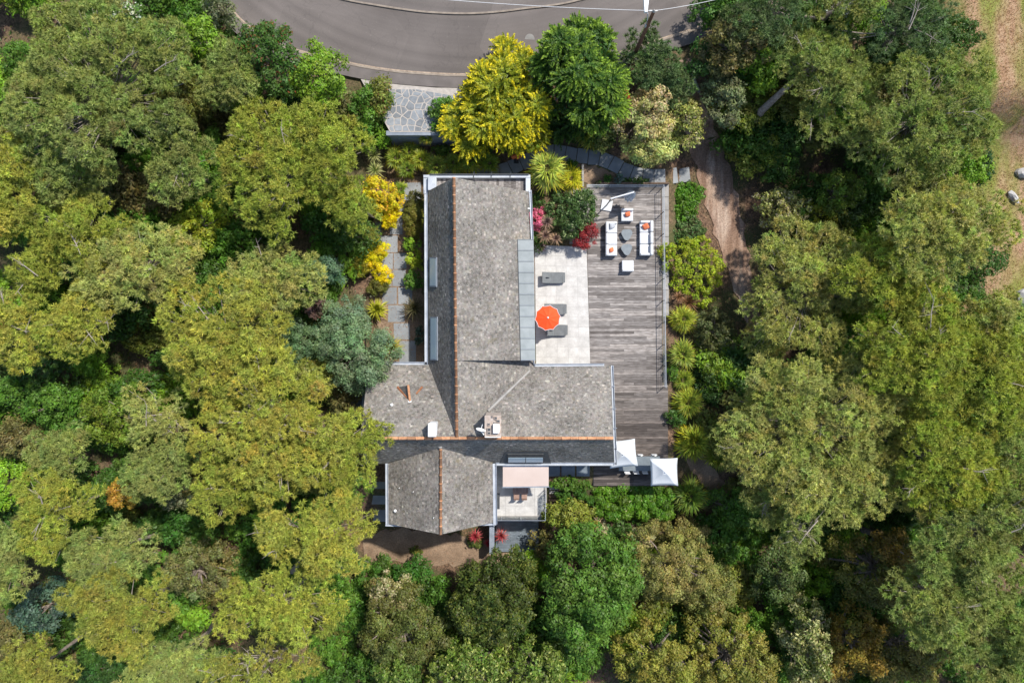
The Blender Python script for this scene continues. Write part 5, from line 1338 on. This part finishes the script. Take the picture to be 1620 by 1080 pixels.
B(1325, 305, 36, 33, 5.5, (.11, .17, .02), 'round lime-green bush in the wood east of the lane', pad=.32, ll=.13, cover=1.4)
B(1242, 332, 48, 36, 3.2, (.34, .34, .1), 'pale yellow-grey shrub beside the lane', accent=(.45, .4, .25), acc=.2, pad=.34)
B(1292, 342, 32, 28, 3.6, (.32, .32, .03), 'yellow-green shrub next to the pale yellow-grey shrub', pad=.34)
B(1200, 235, 44, 40, 3.0, (.18, .22, .03), 'yellow-green tree on the east side of the lane', cat='tree', name='broadleaf_tree')
B(1152, 150, 40, 40, 3.2, (.17, .2, .09), 'grey-green rounded bush at the top of the lane', pad=.4)
B(1165, 72, 56, 46, 4.5, BROWN, 'dark brown-green bush by the road corner')
B(1110, 92, 26, 32, 3, (.05, .12, .02), 'green bush at the lane entrance')
B(1205, 108, 28, 34, 3.6, BRIGHT, 'bright green bush below the curved pine trunk')
B(1250, 200, 36, 46, 3, DARK, 'dark evergreen bush behind the curved pine trunk')
B(1335, 15, 30, 16, 3, GREY, 'pale flowering bush by the road near the clearing', accent=(.5, .5, .45), acc=.3)
B(1388, 66, 20, 18, 2, (.05, .12, .02), 'small dark green bush on the dry clearing edge')
B(1545, 265, 26, 26, 2.2, (.03, .08, .015), 'dark green holly-like bush at the clearing edge')
B(1605, 520, 24, 26, 2, (.06, .13, .02), 'green leafy bush next to the big white boulder')
B(1085, 318, 28, 32, .8, (.1, .22, .02), 'bright green ground-hugging bed beside the deck coping', pad=.22, cat='plant bed')
B(1088, 366, 28, 26, .9, (.1, .17, .05), 'grey-green ground-hugging bed beside the railing', pad=.22, cat='plant bed')
B(1098, 425, 52, 54, 2.0, (.31, .37, .025), 'yellow-green loose shrub against the deck coping', pad=.22, ll=.14, fill=.5)
B(1130, 525, 36, 34, 2.8, (.1, .11, .035), 'olive rounded shrub behind the palms by the deck', pad=.32, ll=.12)
B(1180, 568, 50, 28, 2.6, (.035, .085, .015), 'dark glossy shrubs across the end of the lane')
B(1120, 605, 26, 40, 1.6, (.04, .09, .015), 'dark green bush between the palm bank and the pines')
B(1112, 565, 20, 18, 1.4, (.12, .19, .03), 'leafy green shrub behind the middle palm of the deck edge', pad=.25)
B(1118, 668, 22, 20, 1.5, (.16, .2, .04), 'olive-green shrub between the full round palm and the pines', pad=.26)
B(1064, 590, 9, 14, .9, (.09, .18, .02), 'small bright shrub squeezed between palms and the deck boards', pad=.2)
B(1070, 660, 16, 16, 1.0, DARK, 'dark low shrub between two palms at the deck edge', pad=.25)
B(1405, 410, 40, 40, 3, GREEN, 'green bush glimpsed below the olive pine in the east')
B(1440, 700, 50, 40, 4, DARK, 'dark evergreen in the gap of the east wood')
B(1470, 790, 46, 44, 4, DARK, 'dark glossy tree in the south-east gap', cat='tree', name='broadleaf_tree')
B(1590, 800, 30, 30, 3, BROWN, 'brown shrub in the gap at the far south-east')
# clipped balls and hedge by the small terrace
for x, y, r, lab in ((892, 786, 13, 'largest clipped green ball behind the hedge'), (918, 780, 12, 'clipped green ball touching the hedge'), (931, 789, 9, 'smallest clipped green ball next to the hedge'), (908, 795, 9, 'low clipped green ball below the largest one')):
    B(x, y, r, r, 1.1, (.07, .16, .02), lab, cat='topiary', name='topiary_ball', pad=.2, ll=.09, lw=.06, cover=1.6)
B(900, 765, 36, 12, .8, (.09, .17, .02), 'leafy green strip along the dark stepping slabs', pad=.22)
def hedge(px0, py0, px1, py1, h, col, label):
    rng = nrng(); g = -1.0; a, b = P(px0, py1, h+g), P(px1, py0, h+g); c = (a+b)/2; base = Vector((c.x, c.y, ground(c.x, c.y)))
    t = thing('hedge', base, label, 'hedge'); w, L = b.x-a.x, b.y-a.y; H = h+g-base.z; V = []; C = []
    nx, ny = int(w/.55), max(2, int(L/.55))
    for i in range(nx):
        for j in range(ny):
            for zz in (H*.45, H-.3):
                r = rng.uniform(.32, .5); x, y = -w/2+w*(i+.5)/nx+rng.normal(0, .12), -L/2+L*(j+.5)/ny+rng.normal(0, .12); k = 150
                d = rand_dirs(rng, k, -.3); p = np.array([x, y, zz+rng.normal(0, .1)])+d*np.array([r, r, r*.8])*rng.uniform(.6, 1.1, (k, 1))
                nn = unit(d+np.array([0, 0, .5])+rng.normal(0, .4, (k, 3))); tt = unit(np.cross(nn, rng.normal(0, 1, (k, 3)))); bb = np.cross(nn, tt); l = rng.uniform(.13, .26, (k, 1))
                V.append(np.stack([p-tt*l*.5-bb*l*.32, p-tt*l*.4+bb*l*.32, p+tt*l*.6], 1).reshape(-1, 3))
                cc = tint(rng, tint(rng, col, 1, .15, .06)[0], k, .25, .06); fl = rng.random(k) < .012; cc[fl] = (.5, .5, .25); C.append(cc)
    link('foliage', np_mesh('foliage', np.concatenate(V), 3, np.concatenate(C), 'leaf'), t)
    for k in range(6): MB().tube([(-w/2+w*(k+.5)/6, 0, -.1), (-w/2+w*(k+.5)/6, .1, H*.8)], [.05, .02], 6).build('stem', 'bark', t, local=True)
B(985, 838, 34, 22, 2.6, (.07, .15, .025), 'green shrub between the hedge and the maple', pad=.35)
B(1012, 850, 24, 20, 3.0, (.3, .27, .14), 'cream-tipped bush between the hedge and the tan-olive tree', pad=.3, accent=CREAM, acc=.2)
B(960, 850, 24, 22, 2.4, (.05, .11, .02), 'deep green shrub below the hedge beside the cream-tipped shrub', pad=.35)
hedge(944, 769, 1064, 822, 1.0, (.09, .19, .015), 'broad leafy green hedge along the south edge of the deck')

# palms: every frond its own object
def frond_mesh(seed, L=.85, blades=17, col=(.19, .235, .06), w=.03):
    rng = np.random.default_rng(seed); V = []; C = []
    V.append([(0, -.014, 0), (0, .014, 0), (L*.42, 0, .02)]); C.append((.2, .2, .06))
    o = np.array([L*.4, 0, .02])
    for i in range(blades):
        f = i/(blades-1)-.5; a = f*R(190)+rng.normal(0, .05); r = L*.72*(1-.3*abs(f)*2)*rng.uniform(.85, 1.1)
        d = np.array([math.cos(a), math.sin(a), .1+.18*abs(f)*2+rng.normal(0, .06)]); s = np.array([-math.sin(a), math.cos(a), rng.normal(0, .3)])*w*rng.uniform(.8, 1.2); m_ = o+d*r*.5; e = o+d*r+np.array([0, 0, -r*rng.uniform(.1, .35)])
        V += [[o-s*.35, o+s*.35, m_+s], [o-s*.35, m_+s, m_-s], [m_-s, m_+s, e]]
        c = tint(rng, col, 1, .2, .06)[0]; C += [c*.85, c, c*np.array([1.3, 1.2, .9])]
    return np_mesh('frond', np.array(V), 3, np.array(C), 'leaf')
FR = [frond_mesh(s) for s in (1, 2, 3)]
def palm(px, py, rpx, label, colr=(1, 1, 1), h=1.3, n=20, old=(1.5, 1.1, .5), group=None, z=None):
    rng = nrng(); g = PG(px, py).z; c = P(px, py, g+h); s = (CAMZ-c.z)/FPX; rad = rpx*s; base = Vector((c.x, c.y, ground(c.x, c.y)))
    t = thing('fan_palm', base, label, 'palm', group)
    MB().tube([base-Vector((0, 0, .1)), base+Vector((.03, 0, h*.5)), Vector((c.x, c.y, base.z+h))], [.13, .12, .1], 8).build('trunk', 'old_wood', t)
    for i in range(n):
        f = i/(n-1); o = link('frond', FR[i % 3], t); o.location = (0, 0, h-.1*f)
        el = R(62-80*f+rng.normal(0, 8)); sc = rad/1.0*(.62+.4*f)*rng.uniform(.88, 1.08)
        o.rotation_euler = (rng.normal(0, .35), -el, i*2.39996+rng.normal(0, .15)); o.scale = (sc, sc, sc)
        mixf = max(0, (f-.72)/.28)*rng.uniform(.3, 1); v = rng.uniform(.85, 1.15); o.color = (*[v*(a*(1-mixf)+b*mixf) for a, b in zip(colr, old)], 1)
    return t
PB = 'fan palms along the east edge of the deck'
palm(866, 268, 46, 'large pale fan palm at the north-east house corner', (1.7, 1.65, 1.3), 2.6, 20, (3.2, 2.4, .8))
palm(904, 284, 30, 'yellow-edged fan palm beside the timber edging', (2.2, 1.8, .5), 1.5, 20, (3.4, 2.4, .3))
palm(930, 205, 38, 'fan palm with drooping fronds north of the slate path', (.75, .85, .6), 1.6, 24)
palm(1080, 505, 32, 'yellowish fan palm under the bronze spiky plant by the deck', (1.3, 1.25, .6), 1.2, 22, (2.8, 1.9, .3))
palm(1078, 560, 34, 'fan palm at the middle of the east deck edge, below the yellowish one', (1.1, 1.15, .8), 1.3, 22)
palm(1080, 600, 26, 'small fan palm between two larger ones at the deck edge', (.9, 1.0, .5), 1.0, 18)
palm(1089, 636, 37, 'full round fan palm beside the bare end of the deck railing', (1.15, 1.15, .6), 1.3, 26, (2.2, 1.7, .4))
palm(1098, 700, 44, 'widest fan palm of the bank, beside the white parasols', (1.1, 1.1, .5), 1.4, 28, (2.6, 1.9, .3))
palm(1135, 722, 32, 'olive fan palm behind the widest palm', (.9, .95, .5), 1.2, 20)
palm(1090, 782, 40, 'dark feathery fan palm at the end of the hedge', (.6, .8, .45), 1.5, 22)
palm(598, 325, 26, 'fan palm rising out of the golden shrub by the west path', (1.2, 1.25, .6), 1.7, 18, (2.6, 1.9, .4))
for i, (x, y, r, lab) in enumerate(((626, 250, 22, 'fan palm next to the twin yuccas'), (648, 240, 20, 'fan palm nestled against the blue-grey garage wall'), (644, 268, 20, 'low fan palm at the bend of the west path'), (666, 252, 22, 'yellow-tipped fan palm under the garage wall'), (675, 214, 15, 'tall little palm standing up in front of the garage door'), (692, 262, 24, 'pale fan palm between the path start and the garage'), (718, 258, 22, 'fan palm with bright ribs north of the balcony'), (745, 252, 26, 'shaded fan palm below the golden conifer'), (775, 258, 20, 'dark fan palm near the orange sculpture'), (634, 300, 16, 'small green palm beside the golden shrub'))):
    palm(x, y, r*1.2, lab, ((1.0, 1.05, .5), (.95, 1.0, .5), (.8, .95, .5), (1.2, 1.15, .5), (.9, 1.0, .4), (1.25, 1.3, .9), (.95, 1.05, .6), (1.2, 1.4, .8), (1.0, 1.25, .7), (.8, 1.0, .4))[i], 1.2 if i != 4 else 2.2, 13, (2.2, 1.5, .3))
B(732, 263, 16, 8, 1.0, (.12, .2, .03), 'low leafy shrub between two palms north of the balcony', pad=.2)
B(765, 240, 22, 12, 1.3, (.1, .18, .03), 'green shrub under the golden conifer beside the shaded palms', pad=.24)
B(700, 238, 16, 10, 1.2, (.13, .2, .03), 'green shrub in front of the garage wall between palms', pad=.22)
# rosettes: yuccas, cordylines, flax
def rosette(px, py, rpx, label, col, edge, name, cat, n=60, h=.9, w=.05, droop=.35, heads=1, group=None):
    rng = nrng(); g = PG(px, py).z; c = P(px, py, g+h); s = (CAMZ-c.z)/FPX; rad = rpx*s*1.08; base = Vector((c.x, c.y, ground(c.x, c.y)))
    t = thing(name, base, label, cat, group)
    MB().tube([base-Vector((0, 0, .1)), Vector((c.x, c.y, base.z+h))], [.09, .07], 7).build('stem', 'old_wood', t)
    V = []; C = []
    for i in range(n):
        a = i*2.39996+rng.normal(0, .1); el = R(80-95*(i/n)+rng.normal(0, 5)); L = rad*rng.uniform(.85, 1.1)/max(.75, max(.01, math.cos(el))**.3)
        d = np.array([math.cos(a)*math.cos(el), math.sin(a)*math.cos(el), math.sin(el)]); sd_ = np.array([-math.sin(a), math.cos(a), 0])*w*.5
        b = np.array([0, 0, h]); m_ = b+d*L*.5+np.array([0, 0, .06]); e = b+d*L+np.array([0, 0, -droop*L*.5])
        V += [[b-sd_*.6, b+sd_*.6, m_+sd_], [b-sd_*.6, m_+sd_, m_-sd_], [m_-sd_, m_+sd_, e]]
        f = i/n; cc = np.asarray(col)*(1-f)+np.asarray(edge)*f; cc = cc*rng.normal(1, .15); C += [cc*.8, cc, cc*1.1]
    link('leaf_rosette', np_mesh('leaf_rosette', np.array(V), 3, np.array(C).clip(0), 'leaf'), t)
rosette(592, 246, 15, 'variegated yucca rosette standing next to its twin, at the laurels', (.25, .3, .1), (.5, .46, .2), 'yucca', 'yucca', 54)
rosette(594, 270, 16, 'variegated yucca rosette next to the golden shrub', (.22, .3, .08), (.48, .46, .18), 'yucca', 'yucca', 54)
rosette(865, 352, 14, 'tan and purple spiky cordyline beside the pink shrub', (.12, .07, .1), (.58, .38, .22), 'cordyline', 'cordyline', 64, 1.7)
rosette(862, 373, 14, 'tan and purple spiky cordyline at the terrace edge near the gutter', (.12, .07, .1), (.56, .37, .22), 'cordyline', 'cordyline', 64, 1.4)
rosette(879, 378, 12, 'tan spiky cordyline touching the dark glossy shrub', (.13, .08, .1), (.55, .36, .2), 'cordyline', 'cordyline', 56, 1.3)
rosette(857, 391, 9, 'dark purple small cordyline hanging over the terrace tiles', (.08, .04, .06), (.2, .09, .11), 'cordyline', 'cordyline', 44, .5)
rosette(1088, 478, 22, 'bronze spiky cordyline clump below the yellow-green shrub', (.2, .1, .05), (.36, .2, .11), 'cordyline', 'cordyline', 90, .9)
rosette(1072, 470, 12, 'smaller bronze cordyline head against the deck coping', (.2, .1, .05), (.36, .2, .11), 'cordyline', 'cordyline', 50, .8)
rosette(752, 847, 12, 'crimson spiky cordyline on the house side of the screen wall', (.3, .02, .04), (.6, .12, .13), 'cordyline', 'cordyline', 56, 1.0)
rosette(793, 846, 13, 'crimson spiky cordyline beside the lower deck', (.32, .02, .04), (.62, .16, .13), 'cordyline', 'cordyline', 56, 1.0)
rosette(773, 858, 8, 'small deep red cordyline against the screen wall', (.3, .02, .05), (.5, .05, .08), 'cordyline', 'cordyline', 44, .8)
rosette(656, 488, 24, 'bronze spiky flax clump between the west path and the house gutter', (.07, .07, .03), (.17, .13, .06), 'flax', 'flax', 80, .5, .06, .5)
rosette(620, 551, 22, 'yellow-green grassy fern clump by the end of the west path', (.22, .22, .02), (.34, .32, .03), 'fern', 'fern', 120, .6, .05, .6)
rosette(597, 490, 20, 'lime-yellow fern beside the mimosa', (.24, .26, .02), (.4, .38, .03), 'fern', 'fern', 60, .6, .12, .5)
B(752, 858, 14, 10, .6, (.1, .13, .03), 'low green planting around the crimson cordyline', pad=.2)
B(660, 870, 0.1+10, 8, .5, OLIVE, 'small weed tuft on the sandy clearing', pad=.2)
B(905, 262, 10, 12, .8, GREEN, 'green herb clump beside the fan palm edging', pad=.2)
B(962, 282, 8, 7, .6, (.05, .13, .02), 'dark green cushion plant in the mulch by the sleepers', pad=.18)
B(980, 283, 8, 8, .6, (.14, .2, .16), 'blue-grey cushion plant in the mulch by the sleepers', pad=.18)
B(945, 288, 6, 5, .5, (.07, .13, .02), 'tiny green cushion plant in the mulch by the sleepers', pad=.18)
B(1010, 286, 24, 4, .5, (.08, .14, .03), 'thin green strip of herbs along the sleeper wall', pad=.18)

# ------------------------------------------------------------------ understory of the woods: single bushes, then ground cover
KEEP = [(560, 270, 1065, 885), (1060, 270, 1120, 800), (560, 118, 1110, 300), (340, -20, 1130, 130)]
def in_keep(x, y):
    if any(a-14 < x < c+14 and b-14 < y < d+14 for a, b, c, d in KEEP): return True
    if x > 1510-.0*y and y < 500 and x > 1520+max(0, (y-200))*.1: return True
    lx = np.interp(y, [100, 160, 235, 310, 380, 450, 540], [1078, 1092, 1118, 1140, 1158, 1178, 1196])
    if 80 < y < 560 and -70 < x-lx < 90: return True
    return False
KINDS = [('dark glossy', DARK, dict(pad=.42, ll=.2, lw=.12)), ('mid-green', GREEN, dict(pad=.4)), ('brownish', BROWN, dict(pad=.4, ll=.14)), ('bright green', BRIGHT, dict(pad=.4)), ('olive', OLIVE, dict(pad=.42, ll=.15)), ('deep green', (.07, .15, .022), dict(pad=.4))]
CUTS = {'in', 'at', 'by', 'beside', 'near', 'next', 'with', 'south', 'west', 'east', 'north', 'along', 'below', 'between', 'under', 'facing', 'against', 'whose', 'among', 'over', 'tucked', 'above', 'behind', 'on', 'of', 'around', 'touching', 'leaning', 'from', 'reaching', 'overhanging', 'edging', 'next', 'south-west'}
rs = random.Random(8); spots = []
for tr_ in range(6000):
    x, y = rs.uniform(-40, 1660), rs.uniform(-30, 1110)
    if in_keep(x, y): continue
    if any((x-a)**2+(y-b)**2 < 44**2 for a, b in spots): continue
    spots.append((x, y))
    if len(spots) >= 300: break
for i, (x, y) in enumerate(spots):
    k = rs.choices(range(6), (4, 5, 2, 4, 3, 5))[0]; nm, colr, kw = KINDS[k]
    if x < 600: reg = 'in the wood by the road bend' if y < 330 else ('in the wood west of the house' if y < 720 else 'in the wood south-west of the house')
    elif x < 1110: reg = 'in the belt of trees south of the house'
    else: reg = 'in the wood east of the lane' if y < 420 else ('in the wood east of the deck' if y < 760 else 'in the wood south-east of the house')
    hh = rs.uniform(1.6, 3.0); rr = rs.uniform(34, 56); v = rs.uniform(.8, 1.2)
    nm = ('large ' if rr > 48 else 'small ' if rr < 41 else 'medium-sized ')+nm
    an = min(ANCHOR, key=lambda a: (a[0]-x)**2+(a[1]-y)**2)[2]; w_ = an.split()
    if len(w_) > 9:
        cut = next((q for q in range(3, 9) if w_[q] in CUTS), 9); w_ = w_[:cut]
    bush(x, y, rr, rr*rs.uniform(.75, 1.1), hh, colr, f'{nm} undergrowth bush beside the ' + ' '.join(w_), 'shrub', f'{nm} bushes beside the ' + ' '.join(w_), 'undergrowth_bush', key=('u', k, rs.randrange(3)), tintmul=(v, v*rs.uniform(.95, 1.05), v*rs.uniform(.8, 1.1)), **kw)
rng = nrng(); n = 150000
gx, gy = rng.uniform(-47, 47, n), rng.uniform(-33, 30, n)
den = np.sin(gx*.9+1)*np.sin(gy*1.1)+.6*np.sin(gx*2.3)*np.sin(gy*2.1+2)+rng.normal(0, .35, n)
keep = np.zeros(n, bool); gz = np.zeros(n)
for i in range(n):
    if den[i] < .1: continue
    z = ground(gx[i], gy[i]); s = FPX/(CAMZ-z); x, y = 810+gx[i]*s, 540-gy[i]*s
    if in_keep(x, y) : continue
    keep[i] = True; gz[i] = z
p = np.stack([gx, gy, gz+rng.uniform(.02, .35, n)], 1)[keep]; k = len(p)
nn = unit(np.array([0, 0, 1])+rng.normal(0, .5, (k, 3))); tt = unit(np.cross(nn, rng.normal(0, 1, (k, 3)))); bb = np.cross(nn, tt); l = rng.uniform(.12, .3, (k, 1))
V = np.stack([p-tt*l*.5-bb*l*.25, p-tt*l*.5+bb*l*.25, p+tt*l*.6], 1).reshape(-1, 3)
pal = np.array([DARK, GREEN, OLIVE, BROWN, (.2, .12, .06)])[rng.integers(0, 5, k)]*rng.normal(1, .2, (k, 1)).clip(.4, 1.6)
tag(link('ground_cover', np_mesh('ground_cover', V, 3, pal, 'leaf')), 'low mixed ground cover and leaf litter under the woods', 'ground cover', kind='stuff')
# dry grass of the clearing
n = 60000; gx, gy = rng.uniform(31, 46, n), rng.uniform(0, 30, n)
gz = np.array([ground(a, b) for a, b in zip(gx, gy)]); s = FPX/(CAMZ-gz); X = 810+gx*s; Y = 540-gy*s
ok = (X > 1480); p = np.stack([gx, gy, gz-.03], 1)[ok]; k = len(p); d = unit(rng.normal(0, .6, (k, 3))+np.array([0, 0, 1.0])); sdv = unit(np.cross(d, rng.normal(0, 1, (k, 3))))*.02
V = np.stack([p-sdv, p+sdv, p+d*rng.uniform(.06, .2, (k, 1))], 1).reshape(-1, 3)
gm = (np.sin(p[:, 0]*1.3+.3*p[:, 1])+.5*np.sin(p[:, 1]*.7)+rng.normal(0, .5, k)) > .3
cc = np.where(gm[:, None], np.array([.17, .24, .03]), np.array([.4, .25, .14]))*rng.normal(1, .2, (k, 1)).clip(.5, 1.6)
tag(link('dry_grass', np_mesh('dry_grass', V, 3, cc, 'leaf')), 'short dry grass covering the clearing', 'grass', kind='stuff')
# fallen leaves on the path joints and beds beside the house
n = 9000; q = np.stack([rng.uniform(590, 668, n), rng.uniform(275, 577, n)], 1); q2 = np.stack([rng.uniform(580, 770, 5000), rng.uniform(835, 892, 5000)], 1); q3 = np.stack([rng.uniform(1075, 1215, 9000), rng.uniform(180, 540, 9000)], 1); q = np.concatenate([q, q2, q3])
p = np.array([PG(a, b, .022) for a, b in q]); k = len(p); nn = unit(np.array([0, 0, 1])+rng.normal(0, .3, (k, 3))); tt = unit(np.cross(nn, rng.normal(0, 1, (k, 3)))); bb = np.cross(nn, tt); l = rng.uniform(.03, .08, (k, 1))
V = np.stack([p-tt*l-bb*l*.5, p-tt*l+bb*l*.5, p+tt*l], 1).reshape(-1, 3)
on_slab = rng.random(k) < .55
tag(link('fallen_leaves', np_mesh('fallen_leaves', V[np.repeat(on_slab, 3)], 3, (np.array([.26, .15, .09])*rng.normal(1, .3, (k, 1)).clip(.3, 1.8))[on_slab], 'leaf')), 'brown fallen leaves scattered over the beds and lane', 'leaves', kind='stuff')
